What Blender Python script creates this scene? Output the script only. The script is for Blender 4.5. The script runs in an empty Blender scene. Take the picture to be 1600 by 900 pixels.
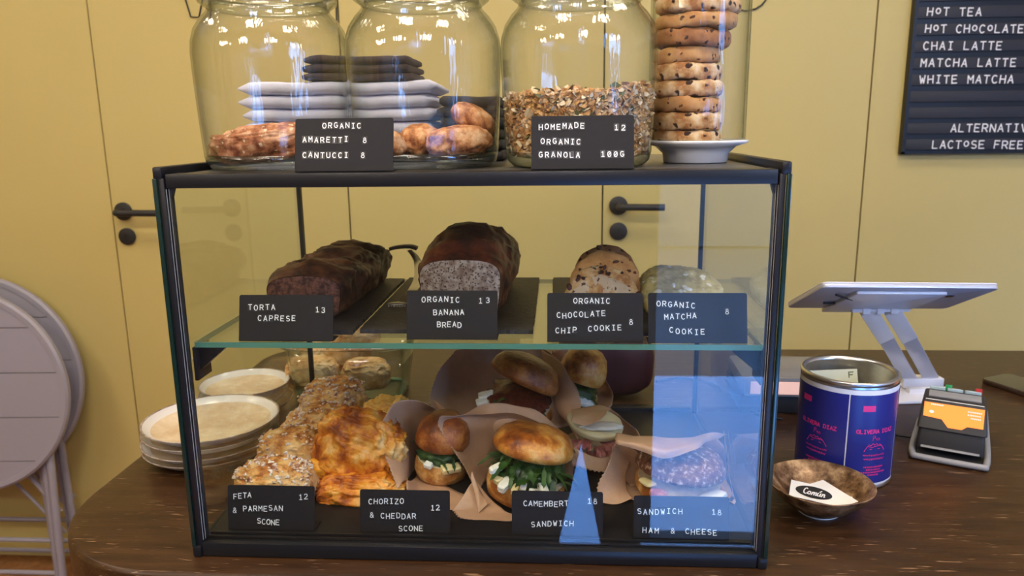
import bpy, bmesh, math, random
from mathutils import Vector, Matrix, noise

# ------------------------------------------------------------------ camera
FPX, CAM = 1184.4, Vector((0.38677, -0.71157, 0.44506))
YAW, PITCH, ROLL = 0.0609850, 0.2102800, -0.0121496
def _axes():
    fw = Matrix.Rotation(YAW, 3, 'Z') @ Vector((0, math.cos(PITCH), -math.sin(PITCH)))
    r = Matrix.Rotation(YAW, 3, 'Z') @ Vector((1, 0, 0)); u = r.cross(fw)
    c, s = math.cos(ROLL), math.sin(ROLL)
    return c*r + s*u, -s*r + c*u, fw
RX, UX, FW = _axes()
C = bpy.context.scene.collection
cd = bpy.data.cameras.new('camera'); cam = bpy.data.objects.new('camera', cd); C.objects.link(cam)
cd.sensor_width = 36; cd.lens = FPX/1600*36; cd.clip_start = 0.02; cd.clip_end = 200
cd.dof.use_dof = True; cd.dof.focus_distance = 0.80; cd.dof.aperture_fstop = 10
M3 = Matrix((RX, UX, -FW)).transposed()
cam.matrix_world = Matrix.Translation(CAM) @ M3.to_4x4()
bpy.context.scene.camera = cam
sc = bpy.context.scene
sc.view_settings.view_transform = 'Standard'; sc.view_settings.look = 'None'
sc.view_settings.gamma = 1; sc.view_settings.use_curve_mapping = False
sc.view_settings.exposure = 0.12
sc.cycles.use_denoising = True
sc.cycles.max_bounces = 14; sc.cycles.transparent_max_bounces = 40
sc.cycles.transmission_bounces = 12; sc.cycles.glossy_bounces = 5; sc.cycles.diffuse_bounces = 4
sc.cycles.caustics_reflective = False; sc.cycles.caustics_refractive = False
sc.cycles.sample_clamp_indirect = 6

def ray(px, py):
    return FW + RX*((px-800)/FPX) - UX*((py-450)/FPX)
def P(px, py, Y):                       # point of the scene at depth Y
    d = ray(px, py); return CAM + d*((Y-CAM.y)/d.y)
def PZ(px, py, Z):                      # point of the scene on a level plane
    d = ray(px, py); return CAM + d*((Z-CAM.z)/d.z)
R = math.radians

# ------------------------------------------------------------------ world and lights
w = bpy.data.worlds.new('sky'); sc.world = w; w.use_nodes = True
bg = w.node_tree.nodes['Background']; bg.inputs[0].default_value = (0.20, 0.44, 1.0, 1); bg.inputs[1].default_value = 15.0
def area(name, loc, rot, sx, sy, power, col):
    l = bpy.data.lights.new(name, 'AREA'); l.shape = 'RECTANGLE'; l.size = sx; l.size_y = sy
    l.energy = power; l.color = col
    o = bpy.data.objects.new(name, l); o.location = loc; o.rotation_euler = rot; C.objects.link(o); return o
LAMPS = [(-1.6, 0.45, 5), (-0.2, 0.45, 5), (1.2, 0.45, 5), (-1.6, -0.9, 9), (-0.1, -0.8, 16), (1.2, -0.8, 12)]
for (x, y, p) in LAMPS:
    area('ceiling_lamp_light', (x, y, 1.79), (0, 0, 0), 0.34, 0.34, p, (1.0, 0.87, 0.70))
FILL_Z, FILL_L = 0.98, 52.0  # height and glow of the unseen globes added for front light
# daylight entering through the street window openings (portals only guide the sky's own light)
for (x, z, sx, sz) in [(1.04, -0.30, 0.74, 1.20), (2.30, 0.25, 1.0, 2.2)]:
    a = area('window_portal', (x, -1.52, z), (R(90), 0, 0), sx, sz, 1, (1, 1, 1)); a.data.cycles.is_portal = True

# ------------------------------------------------------------------ materials
MATS = {}
def newmat(name):
    m = bpy.data.materials.new(name); m.use_nodes = True; nt = m.node_tree
    b = nt.nodes['Principled BSDF']; MATS[name] = m; return m, nt, b
def plain(name, col, rough=0.5, metal=0.0, bump=0, bscale=200, spec=0.5, coat=0):
    m, nt, b = newmat(name)
    b.inputs['Base Color'].default_value = (*col, 1); b.inputs['Roughness'].default_value = rough
    b.inputs['Metallic'].default_value = metal; b.inputs['Specular IOR Level'].default_value = spec
    b.inputs['Coat Weight'].default_value = coat
    if bump: addbump(nt, b, bscale, bump)
    return m
def coords(nt, scale=(1, 1, 1)):
    tc = nt.nodes.new('ShaderNodeTexCoord'); mp = nt.nodes.new('ShaderNodeMapping')
    mp.inputs['Scale'].default_value = scale; nt.links.new(tc.outputs['Object'], mp.inputs['Vector']); return mp.outputs[0]
def addnoise(nt, vec, scale, detail=6, rough=0.6, dist=0):
    n = nt.nodes.new('ShaderNodeTexNoise'); n.inputs['Scale'].default_value = scale
    n.inputs['Detail'].default_value = detail; n.inputs['Roughness'].default_value = rough; n.inputs['Distortion'].default_value = dist
    if vec is not None: nt.links.new(vec, n.inputs['Vector'])
    return n.outputs['Fac']
def ramp(nt, fac, stops):
    r = nt.nodes.new('ShaderNodeValToRGB'); e = r.color_ramp.elements
    while len(e) < len(stops): e.new(0.5)
    for k, (p, c) in enumerate(stops): e[k].position = p; e[k].color = (*c, 1)
    nt.links.new(fac, r.inputs[0]); return r.outputs[0]
def addbump(nt, b, scale, strength, vec=None, dist=0.002, detail=6):
    if vec is None: vec = coords(nt)
    f = addnoise(nt, vec, scale, detail)
    bp = nt.nodes.new('ShaderNodeBump'); bp.inputs['Strength'].default_value = strength; bp.inputs['Distance'].default_value = dist
    nt.links.new(f, bp.inputs['Height']); nt.links.new(bp.outputs[0], b.inputs['Normal']); return bp
def noisy(name, scale, stops, rough=0.6, bump=0.4, bscale=None, vscale=(1, 1, 1), dist=0.002, detail=6, distort=0, spec=0.4):
    m, nt, b = newmat(name); v = coords(nt, vscale)
    f = addnoise(nt, v, scale, detail, 0.65, distort)
    nt.links.new(ramp(nt, f, stops), b.inputs['Base Color'])
    b.inputs['Roughness'].default_value = rough; b.inputs['Specular IOR Level'].default_value = spec
    if bump: addbump(nt, b, bscale or scale*2, bump, v, dist)
    return m
def mixcol(nt, fac, a, c):
    mx = nt.nodes.new('ShaderNodeMix'); mx.data_type = 'RGBA'
    for s, v in ((0, fac), (6, a), (7, c)):
        if isinstance(v, (tuple, list)): mx.inputs[s].default_value = (*v, 1)
        elif isinstance(v, (int, float)): mx.inputs[s].default_value = v
        else: nt.links.new(v, mx.inputs[s])
    return mx.outputs[2]
def vmask(nt, vec, scale, lo, hi, rnd=1.0):       # 1 inside voronoi spots
    v = nt.nodes.new('ShaderNodeTexVoronoi'); v.inputs['Scale'].default_value = scale
    v.inputs['Randomness'].default_value = rnd; nt.links.new(vec, v.inputs['Vector'])
    r = nt.nodes.new('ShaderNodeMapRange'); r.inputs[1].default_value = lo; r.inputs[2].default_value = hi
    r.inputs[3].default_value = 1; r.inputs[4].default_value = 0
    nt.links.new(v.outputs['Distance'], r.inputs[0]); return r.outputs[0]
def spotted(name, base_scale, stops, spot_scale, lo, hi, spot_col, rough=0.75, bump=0.4, spot2=None, vscale=(1, 1, 1)):
    m, nt, b = newmat(name); v = coords(nt, vscale)
    n = nt.nodes.new('ShaderNodeTexNoise'); n.inputs['Scale'].default_value = spot_scale*1.4
    nt.links.new(v, n.inputs['Vector'])
    vm = nt.nodes.new('ShaderNodeVectorMath'); vm.operation = 'MULTIPLY_ADD'
    nt.links.new(n.outputs['Color'], vm.inputs[0]); vm.inputs[1].default_value = (0.9/spot_scale,)*3; nt.links.new(v, vm.inputs[2])
    f = addnoise(nt, v, base_scale)
    col = mixcol(nt, vmask(nt, vm.outputs[0], spot_scale, lo, hi), ramp(nt, f, stops), spot_col)
    if spot2: col = mixcol(nt, vmask(nt, vm.outputs[0], spot2[0], spot2[1], spot2[2]), col, spot2[3])
    nt.links.new(col, b.inputs['Base Color']); b.inputs['Roughness'].default_value = rough
    b.inputs['Specular IOR Level'].default_value = 0.3
    addbump(nt, b, base_scale*3, bump, v, 0.002)
    return m
def glassmat(name, tint=(0.97, 0.99, 0.98), f0=0.04, streak=0, edge=None, rough=0.0):
    """thin clear sheet: transparent + mirror mixed by Schlick's law on the real surface"""
    m = bpy.data.materials.new(name); m.use_nodes = True; nt = m.node_tree; MATS[name] = m
    nt.nodes.clear(); out = nt.nodes.new('ShaderNodeOutputMaterial')
    geo = nt.nodes.new('ShaderNodeNewGeometry')
    dot = nt.nodes.new('ShaderNodeVectorMath'); dot.operation = 'DOT_PRODUCT'
    nt.links.new(geo.outputs['Incoming'], dot.inputs[0]); nt.links.new(geo.outputs['Normal'], dot.inputs[1])
    def mth(op, a, b=None):
        n = nt.nodes.new('ShaderNodeMath'); n.operation = op
        for i, v in enumerate((a, b)):
            if v is None: continue
            if isinstance(v, (int, float)): n.inputs[i].default_value = v
            else: nt.links.new(v, n.inputs[i])
        return n.outputs[0]
    ab = mth('ABSOLUTE', dot.outputs['Value']); inv = mth('SUBTRACT', 1.0, ab); pw = mth('POWER', inv, 5.0)
    fr = mth('ADD', mth('MULTIPLY', pw, 1-f0), f0)
    tr = nt.nodes.new('ShaderNodeBsdfTransparent'); gl = nt.nodes.new('ShaderNodeBsdfGlossy'); gl.inputs['Roughness'].default_value = rough
    tr.inputs[0].default_value = (*tint, 1)
    if edge:                                        # more glass to look through near the silhouette
        k = mth('POWER', inv, 2.5)
        nt.links.new(mixcol(nt, k, tint, edge), tr.inputs[0])
    if streak:
        v = coords(nt, (1, 1, 0.12)); f = addnoise(nt, v, 60, 3)
        bp = nt.nodes.new('ShaderNodeBump'); bp.inputs['Strength'].default_value = streak; bp.inputs['Distance'].default_value = 0.003
        nt.links.new(f, bp.inputs['Height']); nt.links.new(bp.outputs[0], gl.inputs['Normal'])
    mx = nt.nodes.new('ShaderNodeMixShader'); nt.links.new(fr, mx.inputs[0]); nt.links.new(tr.outputs[0], mx.inputs[1]); nt.links.new(gl.outputs[0], mx.inputs[2])
    nt.links.new(mx.outputs[0], out.inputs[0]); return m
def emis(name, col, strength):
    m, nt, b = newmat(name); b.inputs['Base Color'].default_value = (*col, 1)
    b.inputs['Emission Color'].default_value = (*col, 1); b.inputs['Emission Strength'].default_value = strength; return m

m_wall = noisy('yellow_paint', 1.2, [(0.3, (0.56, 0.455, 0.170)), (0.7, (0.59, 0.48, 0.185))], 0.55, 0.05, 60)
m_white_wall = plain('white_wall_paint', (0.62, 0.58, 0.50), 0.8)
m_dark_wall = plain('dark_wall_paint', (0.10, 0.085, 0.075), 0.7)
m_gap = plain('seam_shadow', (0.02, 0.018, 0.01), 0.9)
m_floor = noisy('brown_floor', 30, [(0.3, (0.20, 0.08, 0.03)), (0.7, (0.42, 0.20, 0.08))], 0.5, 0.2)
m_pave = plain('pale_paving', (0.62, 0.72, 0.86), 0.8, bump=0.2, bscale=8)
m_facade = plain('pale_street_facade', (0.20, 0.19, 0.17), 0.8)
m_black = plain('black_metal', (0.010, 0.010, 0.012), 0.34, spec=0.35, bump=0.05, bscale=900)
m_blackm = plain('matte_black', (0.017, 0.016, 0.017), 0.55)
m_hiline = plain('pale_highlight', (0.30, 0.29, 0.27), 0.35)  # highlights along the front posts, put into colour
m_glass = glassmat('pane_glass', (0.965, 0.985, 0.975))
m_shelfg = glassmat('shelf_glass', (0.94, 0.975, 0.955))
m_edge = plain('green_glass_edge', (0.085, 0.22, 0.155), 0.12, coat=0.5)
m_edged = plain('dark_green_glass_edge', (0.005, 0.020, 0.015), 0.16, coat=0.2)
m_jar = glassmat('jar_glass', (0.992, 0.996, 0.992), 0.045, 0.5, (0.62, 0.66, 0.62), 0.04)
m_rim = glassmat('thick_jar_glass', (0.93, 0.955, 0.94), 0.10, 0.35, (0.45, 0.50, 0.47), 0.05)
m_dish = glassmat('green_dish_glass', (0.96, 0.985, 0.965), 0.05, 0, (0.50, 0.62, 0.54))
m_topdark = noisy('dark_top_panel', 260, [(0.35, (0.035, 0.032, 0.030)), (0.65, (0.10, 0.095, 0.09))], 0.30, 0.3, 500)
m_sign = plain('black_sign_card', (0.012, 0.0105, 0.012), 0.6, bump=0.12, bscale=1500, spec=0.25)
m_tile = plain('black_letter_tile', (0.010, 0.010, 0.011), 0.35)
m_white = plain('white_letter', (0.85, 0.84, 0.82), 0.5)
m_slate = noisy('slate', 60, [(0.3, (0.016, 0.014, 0.015)), (0.7, (0.040, 0.035, 0.037))], 0.55, 0.5, 160)
m_silver = plain('brushed_steel', (0.62, 0.60, 0.57), 0.28, 1.0)
m_steel_in = noisy('tinned_steel', 40, [(0.3, (0.50, 0.47, 0.40)), (0.7, (0.70, 0.67, 0.58))], 0.30, 0.2)
for _n in (m_steel_in,): _n.node_tree.nodes['Principled BSDF'].inputs['Metallic'].default_value = 0.9
# dark stained oak: fine pores stretched along the grain
def oak():
    m, nt, b = newmat('dark_stained_oak'); v = coords(nt, (1, 9, 9))
    f = addnoise(nt, v, 9, 8, 0.6); base = ramp(nt, f, [(0.35, (0.026, 0.0105, 0.0040)), (0.65, (0.052, 0.023, 0.0085))])
    v2 = coords(nt, (1.3, 16, 16)); g = addnoise(nt, v2, 24, 4, 0.5)
    pores = ramp(nt, g, [(0.650, (0, 0, 0)), (0.72, (1, 1, 1))])
    nt.links.new(mixcol(nt, pores, base, (0.26, 0.15, 0.08)), b.inputs['Base Color'])
    b.inputs['Roughness'].default_value = 0.34; b.inputs['Specular IOR Level'].default_value = 0.32
    addbump(nt, b, 30, 0.25, v2, 0.0006); return m
m_oak = oak()
m_lilac = plain('lilac_grey_metal', (0.33, 0.32, 0.40), 0.42, bump=0.06, bscale=400)
m_lilacd = plain('lilac_grey_groove', (0.10, 0.09, 0.11), 0.6)
m_paper = noisy('brown_greaseproof_paper', 35, [(0.3, (0.47, 0.275, 0.17)), (0.7, (0.56, 0.335, 0.215))], 0.42, 0.5, 45, dist=0.004, spec=0.5)
m_bun = noisy('glazed_bun_crust', 24, [(0.36, (0.14, 0.028, 0.005)), (0.46, (0.38, 0.10, 0.012)), (0.56, (0.66, 0.27, 0.04)), (0.68, (0.82, 0.52, 0.20))], 0.30, 0.8, 190, spec=0.6)
m_bund = noisy('dark_glazed_bun_crust', 34, [(0.36, (0.12, 0.022, 0.005)), (0.50, (0.30, 0.07, 0.010)), (0.66, (0.55, 0.20, 0.04))], 0.34, 0.9, 190, spec=0.6)
m_floury = noisy('brown_floury_bun_crust', 150, [(0.40, (0.11, 0.035, 0.02)), (0.54, (0.24, 0.10, 0.055)), (0.66, (0.80, 0.58, 0.44))], 0.5, 0.5, 160)
m_bunbot = noisy('pale_bun_side', 40, [(0.38, (0.30, 0.09, 0.015)), (0.5, (0.56, 0.25, 0.06)), (0.64, (0.78, 0.50, 0.22))], 0.4, 0.8, 160)
m_crumb = noisy('white_bread_crumb', 90, [(0.3, (0.62, 0.46, 0.28)), (0.7, (0.80, 0.66, 0.45))], 0.8, 0.4)
m_leaf = noisy('rocket_leaf', 60, [(0.38, (0.010, 0.036, 0.008)), (0.62, (0.045, 0.11, 0.020))], 0.38, 0.3, 120)
m_leaf2 = noisy('spinach_leaf', 50, [(0.38, (0.018, 0.045, 0.015)), (0.62, (0.07, 0.14, 0.04))], 0.40, 0.3, 120)
m_cheese = plain('white_cheese', (0.88, 0.85, 0.76), 0.45, bump=0.2, bscale=120)
m_rind = plain('camembert_paste', (0.82, 0.68, 0.36), 0.4, bump=0.2, bscale=120)
m_rindp = noisy('pale_cheese', 30, [(0.3, (0.66, 0.55, 0.30)), (0.7, (0.78, 0.70, 0.46))], 0.35, 0.2)
m_chut = noisy('dark_red_chutney', 120, [(0.3, (0.05, 0.008, 0.006)), (0.7, (0.15, 0.03, 0.015))], 0.2, 0.5)
m_ham = noisy('pink_ham', 60, [(0.38, (0.46, 0.12, 0.11)), (0.62, (0.78, 0.36, 0.32))], 0.35, 0.3)
m_scone = noisy('scone_dough', 42, [(0.34, (0.22, 0.060, 0.015)), (0.43, (0.52, 0.20, 0.045)), (0.52, (0.74, 0.42, 0.14)), (0.68, (0.84, 0.62, 0.34))], 0.55, 0.8, 80, dist=0.004)
def top_browned(m, z0, z1, side):
    nt = m.node_tree; b = nt.nodes['Principled BSDF']; lk = b.inputs['Base Color'].links[0]; src = lk.from_socket
    tc = nt.nodes.new('ShaderNodeTexCoord'); sp = nt.nodes.new('ShaderNodeSeparateXYZ'); nt.links.new(tc.outputs['Object'], sp.inputs[0])
    n = addnoise(nt, tc.outputs['Object'], 60, 4); ad = nt.nodes.new('ShaderNodeMath'); ad.operation = 'MULTIPLY_ADD'
    nt.links.new(n, ad.inputs[0]); ad.inputs[1].default_value = .022; nt.links.new(sp.outputs['Z'], ad.inputs[2])
    mr = nt.nodes.new('ShaderNodeMapRange'); mr.inputs[1].default_value = z0+.011; mr.inputs[2].default_value = z1+.011; nt.links.new(ad.outputs[0], mr.inputs[0])
    mu = nt.nodes.new('ShaderNodeMath'); mu.operation = 'MAXIMUM'; nt.links.new(mr.outputs[0], mu.inputs[0]); mu.inputs[1].default_value = .25
    nt.links.new(mixcol(nt, mu.outputs[0], side, src), b.inputs['Base Color'])
top_browned(m_scone, -.004, .010, (0.78, 0.56, 0.34))
m_flake = noisy('toasted_parmesan_crumbs', 160, [(0.38, (0.30, 0.10, 0.05)), (0.47, (0.72, 0.52, 0.38)), (0.6, (0.88, 0.82, 0.76))], 0.6, 0.3)
m_ched = noisy('melted_cheddar_scone', 26, [(0.38, (0.26, 0.050, 0.008)), (0.46, (0.58, 0.16, 0.015)), (0.54, (0.80, 0.32, 0.03)), (0.66, (0.86, 0.56, 0.22))], 0.36, 0.9, 60, dist=0.004, spec=0.5)
m_ched2 = noisy('pale_cheddar_scone', 30, [(0.3, (0.50, 0.20, 0.03)), (0.5, (0.74, 0.42, 0.08)), (0.75, (0.84, 0.62, 0.28))], 0.45, 0.9, 60, dist=0.004)
m_orange = plain('melted_cheddar', (0.85, 0.38, 0.03), 0.3, bump=0.2, bscale=90)
m_choc = noisy('chocolate_cake_crust', 30, [(0.36, (0.022, 0.007, 0.004)), (0.5, (0.110, 0.036, 0.016)), (0.66, (0.24, 0.10, 0.05))], 0.42, 0.8, 110, (1, 1, 1))
m_chocin = noisy('chocolate_cake_crumb', 160, [(0.40, (0.050, 0.016, 0.010)), (0.60, (0.21, 0.080, 0.050))], 0.75, 1.0, 260)
m_bancr = noisy('banana_bread_crust', 22, [(0.36, (0.030, 0.008, 0.005)), (0.5, (0.13, 0.028, 0.012)), (0.66, (0.32, 0.11, 0.04))], 0.40, 0.9, 90)
m_banside = noisy('banana_bread_side', 50, [(0.3, (0.12, 0.030, 0.012)), (0.7, (0.32, 0.115, 0.04))], 0.6, 0.7, 140)
m_banin = spotted('banana_bread_crumb', 130, [(0.40, (0.26, 0.16, 0.11)), (0.60, (0.56, 0.43, 0.33))], 330, 0.24, 0.40, (0.09, 0.05, 0.035), 0.8, 0.6)
m_cookie = spotted('chocolate_chip_cookie', 50, [(0.38, (0.42, 0.17, 0.055)), (0.5, (0.70, 0.42, 0.19)), (0.64, (0.86, 0.66, 0.42))], 85, 0.20, 0.30, (0.04, 0.012, 0.008), 0.75, 0.5)
m_cookcut = spotted('pale_cookie_crumb', 60, [(0.3, (0.66, 0.46, 0.30)), (0.7, (0.82, 0.66, 0.48))], 130, 0.2, 0.32, (0.10, 0.04, 0.03), 0.8, 0.5)
m_cookdk = spotted('brown_cookie', 60, [(0.3, (0.26, 0.09, 0.03)), (0.7, (0.50, 0.23, 0.09))], 100, 0.20, 0.30, (0.04, 0.012, 0.008), 0.6, 0.5)
m_cookmd = spotted('golden_cookie', 60, [(0.3, (0.48, 0.20, 0.06)), (0.7, (0.74, 0.42, 0.17))], 110, 0.18, 0.26, (0.08, 0.025, 0.012), 0.6, 0.5)
m_matcha = spotted('matcha_cookie', 70, [(0.38, (0.34, 0.27, 0.09)), (0.62, (0.62, 0.50, 0.22))], 70, 0.22, 0.32, (0.78, 0.72, 0.55), 0.7, 0.5)
m_amar = noisy('amaretti_crust', 60, [(0.38, (0.22, 0.065, 0.022)), (0.5, (0.52, 0.22, 0.08)), (0.66, (0.78, 0.50, 0.28))], 0.7, 0.9, 130)
m_cant = spotted('cantucci_crumb', 60, [(0.36, (0.16, 0.040, 0.018)), (0.5, (0.46, 0.18, 0.08)), (0.66, (0.78, 0.50, 0.32))], 110, 0.14, 0.26, (0.84, 0.66, 0.48), 0.55, 0.9)
m_oat = noisy('toasted_oat', 90, [(0.3, (0.42, 0.19, 0.06)), (0.5, (0.62, 0.35, 0.14)), (0.7, (0.80, 0.60, 0.36))], 0.6, 0.2)
m_seed = plain('pumpkin_seed', (0.12, 0.13, 0.05), 0.5)
m_raisin = plain('raisin', (0.08, 0.02, 0.015), 0.4)
m_almond = plain('almond_slice', (0.80, 0.66, 0.45), 0.6)
m_nap_w = plain('pale_lilac_napkin', (0.60, 0.60, 0.74), 0.9, bump=0.25, bscale=300)
m_nap_b = plain('charcoal_napkin', (0.030, 0.028, 0.032), 0.9, bump=0.25, bscale=300)
m_nap_br = plain('dark_brown_napkin', (0.040, 0.026, 0.026), 0.9, bump=0.25, bscale=300)
m_plate = noisy('cream_stoneware', 16, [(0.38, (0.56, 0.41, 0.26)), (0.62, (0.72, 0.60, 0.44))], 0.22, 0.05)
m_platerim = noisy('brown_speckled_rim', 120, [(0.35, (0.16, 0.10, 0.07)), (0.65, (0.42, 0.36, 0.32))], 0.35, 0.1)
m_platewall = plain('white_inner_glaze', (0.74, 0.71, 0.68), 0.2)
m_plateout = plain('pale_grey_glaze', (0.60, 0.60, 0.62), 0.28)
m_china = plain('white_china', (0.80, 0.80, 0.82), 0.15, coat=0.4)
m_bronze = noisy('bronze_glaze', 60, [(0.36, (0.06, 0.028, 0.012)), (0.5, (0.24, 0.135, 0.065)), (0.66, (0.50, 0.33, 0.18))], 0.28, 0.4, 200)
m_bronze.node_tree.nodes['Principled BSDF'].inputs['Metallic'].default_value = 0.35
m_blue = plain('deep_blue_label', (0.018, 0.022, 0.20), 0.35)
m_pink = plain('pink_print', (0.72, 0.035, 0.24), 0.5)
m_labelw = plain('white_label_edge', (0.80, 0.80, 0.82), 0.4)
m_ink = plain('black_print', (0.01, 0.01, 0.01), 0.5)
m_card = plain('white_card', (0.82, 0.80, 0.76), 0.6)
m_tab = plain('white_plastic', (0.74, 0.73, 0.76), 0.30, coat=0.2)
m_tabal = plain('silver_aluminium_back', (0.52, 0.52, 0.58), 0.35, 0.3)
m_grey = plain('grey_plastic', (0.24, 0.24, 0.25), 0.4)
m_oscr = emis('orange_screen', (0.90, 0.22, 0.02), 0.75)
m_pscr = emis('peach_display', (0.85, 0.52, 0.42), 0.55)
m_key = plain('pale_blue_key', (0.40, 0.52, 0.56), 0.4)
m_green = plain('green_key', (0.03, 0.30, 0.10), 0.4); m_red = plain('red_key', (0.5, 0.03, 0.03), 0.4)
m_lampw = emis('lamp_diffuser', (1.0, 0.86, 0.68), 10.0)
m_globe = emis('fill_globe_glow', (1.0, 0.86, 0.70), FILL_L)  # even glow of the added fill globes
m_plum = plain('plum_tone', (0.060, 0.012, 0.022), 0.55)
m_note = plain('banknote_paper', (0.55, 0.58, 0.45), 0.7)
m_screen = plain('black_screen', (0.006, 0.006, 0.007), 0.06, coat=0.5)

# ------------------------------------------------------------------ builders
def emit(name, bm, mat, parent=None, smooth=False, bevel=0, bseg=2):
    """link a bmesh as one mesh object"""
    if bevel:
        bmesh.ops.remove_doubles(bm, verts=bm.verts, dist=1e-6)
        ed = [e for e in bm.edges if len(e.link_faces) == 2 and e.calc_face_angle(0) > 0.6]
        if ed: bmesh.ops.bevel(bm, geom=ed, offset=bevel, segments=bseg, affect='EDGES', profile=0.5)
    me = bpy.data.meshes.new(name); bm.to_mesh(me); bm.free()
    for mm in (mat if isinstance(mat, (list, tuple)) else [mat]): me.materials.append(mm)
    if smooth:
        me.shade_smooth()
        if smooth != 'all': me.set_sharp_from_angle(angle=R(40))
    o = bpy.data.objects.new(name, me); C.objects.link(o)
    if parent is not None: o.parent = parent
    return o
def thing(name, label, cat, loc=(0, 0, 0), group=None, rz=0):
    o = bpy.data.objects.new(name, None); C.objects.link(o); o.location = loc; o.rotation_euler[2] = rz
    o.empty_display_size = 0.02
    o['label'] = label; o['category'] = cat
    if group: o['group'] = group
    return o
def tag(o, label, cat, group=None, kind=None):
    o['label'] = label; o['category'] = cat
    if group: o['group'] = group
    if kind: o['kind'] = kind
    return o
def struct(o): o['kind'] = 'structure'; return o
def bx(bm, x0, x1, y0, y1, z0, z1, mi=0):
    vs = [bm.verts.new(c) for c in ((x0,y0,z0),(x1,y0,z0),(x1,y1,z0),(x0,y1,z0),(x0,y0,z1),(x1,y0,z1),(x1,y1,z1),(x0,y1,z1))]
    for f in ((0,3,2,1),(4,5,6,7),(0,1,5,4),(1,2,6,5),(2,3,7,6),(3,0,4,7)):
        fc = bm.faces.new([vs[i] for i in f]); fc.material_index = mi
    return vs
def box(name, a, mat, parent=None, bevel=0.0, loc=None, rot=None):
    bm = bmesh.new(); bx(bm, *a)
    o = emit(name, bm, mat, parent, smooth=bool(bevel), bevel=bevel)
    if loc is not None: o.location = loc
    if rot is not None: o.rotation_euler = rot
    return o
def prism(bm, pts, z0, z1, mi=0):
    """closed outline in xy between two heights"""
    a = [bm.verts.new((p[0], p[1], z0)) for p in pts]; b = [bm.verts.new((p[0], p[1], z1)) for p in pts]
    n = len(pts); fs = [bm.faces.new(a[::-1]), bm.faces.new(b)]
    for i in range(n): fs.append(bm.faces.new((a[i], a[(i+1) % n], b[(i+1) % n], b[i])))
    for f in fs: f.material_index = mi
    return fs
def lathe(bm, prof, seg=48, cx=0, cy=0, mi=0, sx=1, sy=1):
    rings = []
    for r, z in prof:
        if r < 1e-6: rings.append([bm.verts.new((cx, cy, z))])
        else: rings.append([bm.verts.new((cx+r*sx*math.cos(2*math.pi*k/seg), cy+r*sy*math.sin(2*math.pi*k/seg), z)) for k in range(seg)])
    for A, B in zip(rings, rings[1:]):
        for k in range(seg):
            k2 = (k+1) % seg
            if len(A) == 1 and len(B) == 1: continue
            if len(A) == 1: f = bm.faces.new((A[0], B[k2], B[k]))
            elif len(B) == 1: f = bm.faces.new((A[k], A[k2], B[0]))
            else: f = bm.faces.new((A[k], A[k2], B[k2], B[k]))
            f.material_index = mi
    return rings
def tube(bm, pts, r, seg=10, mi=0, flat=None):
    pts = [Vector(p) for p in pts]; rings = []
    up = Vector((0, 0, 1))
    for i, p in enumerate(pts):
        d = (pts[min(i+1, len(pts)-1)] - pts[max(i-1, 0)]).normalized()
        a = d.cross(up)
        if a.length < 1e-3: a = d.cross(Vector((0, 1, 0)))
        a.normalize(); b = a.cross(d).normalized()
        rr = r if not isinstance(r, (list, tuple)) else r[i]
        rings.append([bm.verts.new(p + a*(rr*math.cos(2*math.pi*k/seg)) + b*(rr*(flat or 1)*math.sin(2*math.pi*k/seg))) for k in range(seg)])
    for A, B in zip(rings, rings[1:]):
        for k in range(seg):
            f = bm.faces.new((A[k], A[(k+1) % seg], B[(k+1) % seg], B[k])); f.material_index = mi
    bm.faces.new(rings[0][::-1]).material_index = mi; bm.faces.new(rings[-1]).material_index = mi
def spline(ps, n=8):
    ps = [Vector(p) for p in ps]; out = []
    for i in range(len(ps)-1):
        p0 = ps[max(i-1, 0)]; p1 = ps[i]; p2 = ps[i+1]; p3 = ps[min(i+2, len(ps)-1)]
        for k in range(n):
            t = k/n
            out.append(0.5*((2*p1) + (p2-p0)*t + (2*p0-5*p1+4*p2-p3)*t*t + (-p0+3*p1-3*p2+p3)*t**3))
    out.append(ps[-1]); return out
def fbm(p, oct=4, s=1.0):
    v = 0; a = 1; q = Vector(p)*s
    for _ in range(oct): v += a*noise.noise(q); q = q*2.03 + Vector((3.1, 1.7, 5.3)); a *= 0.5
    return v
def ridge(p, oct=3, s=1.0):
    v = 0; a = 1; q = Vector(p)*s
    for _ in range(oct): v += a*(1-2*abs(noise.noise(q))); q = q*2.1 + Vector((2.1, 4.7, 1.3)); a *= 0.5
    return v
def blob(bm, c, s, seed=0, amp=0.12, freq=2.2, sub=4, flat=None, power=1.0, mi=0, rid=0.0, rot=None):
    """lumpy body: sphere pushed about by noise; s = half sizes; flat = clip the bottom at that z"""
    r = bmesh.ops.create_icosphere(bm, subdivisions=sub, radius=1.0)
    off = Vector((seed*7.13, seed*3.7, seed*1.9)); c = Vector(c)
    for v in r['verts']:
        n = v.co.normalized(); q = n
        if power != 1.0:                               # squarer than a ball
            q = Vector([math.copysign(abs(k)**power, k) for k in n])
        k = 1 + amp*fbm(n*freq+off, 4) + (rid*ridge(n*freq*1.3+off, 3)+rid*.35*fbm(n*freq*5+off, 3) if rid else 0)
        p = Vector((q.x*s[0], q.y*s[1], q.z*s[2]))*k
        if rot: p = rot @ p
        p += c
        if flat is not None and p.z < flat: p.z = flat + (p.z-flat)*0.04
        v.co = p
    if mi:
        vs = set(r['verts'])
        for f in bm.faces:
            if f.verts[0] in vs: f.material_index = mi
    return r['verts']
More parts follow.
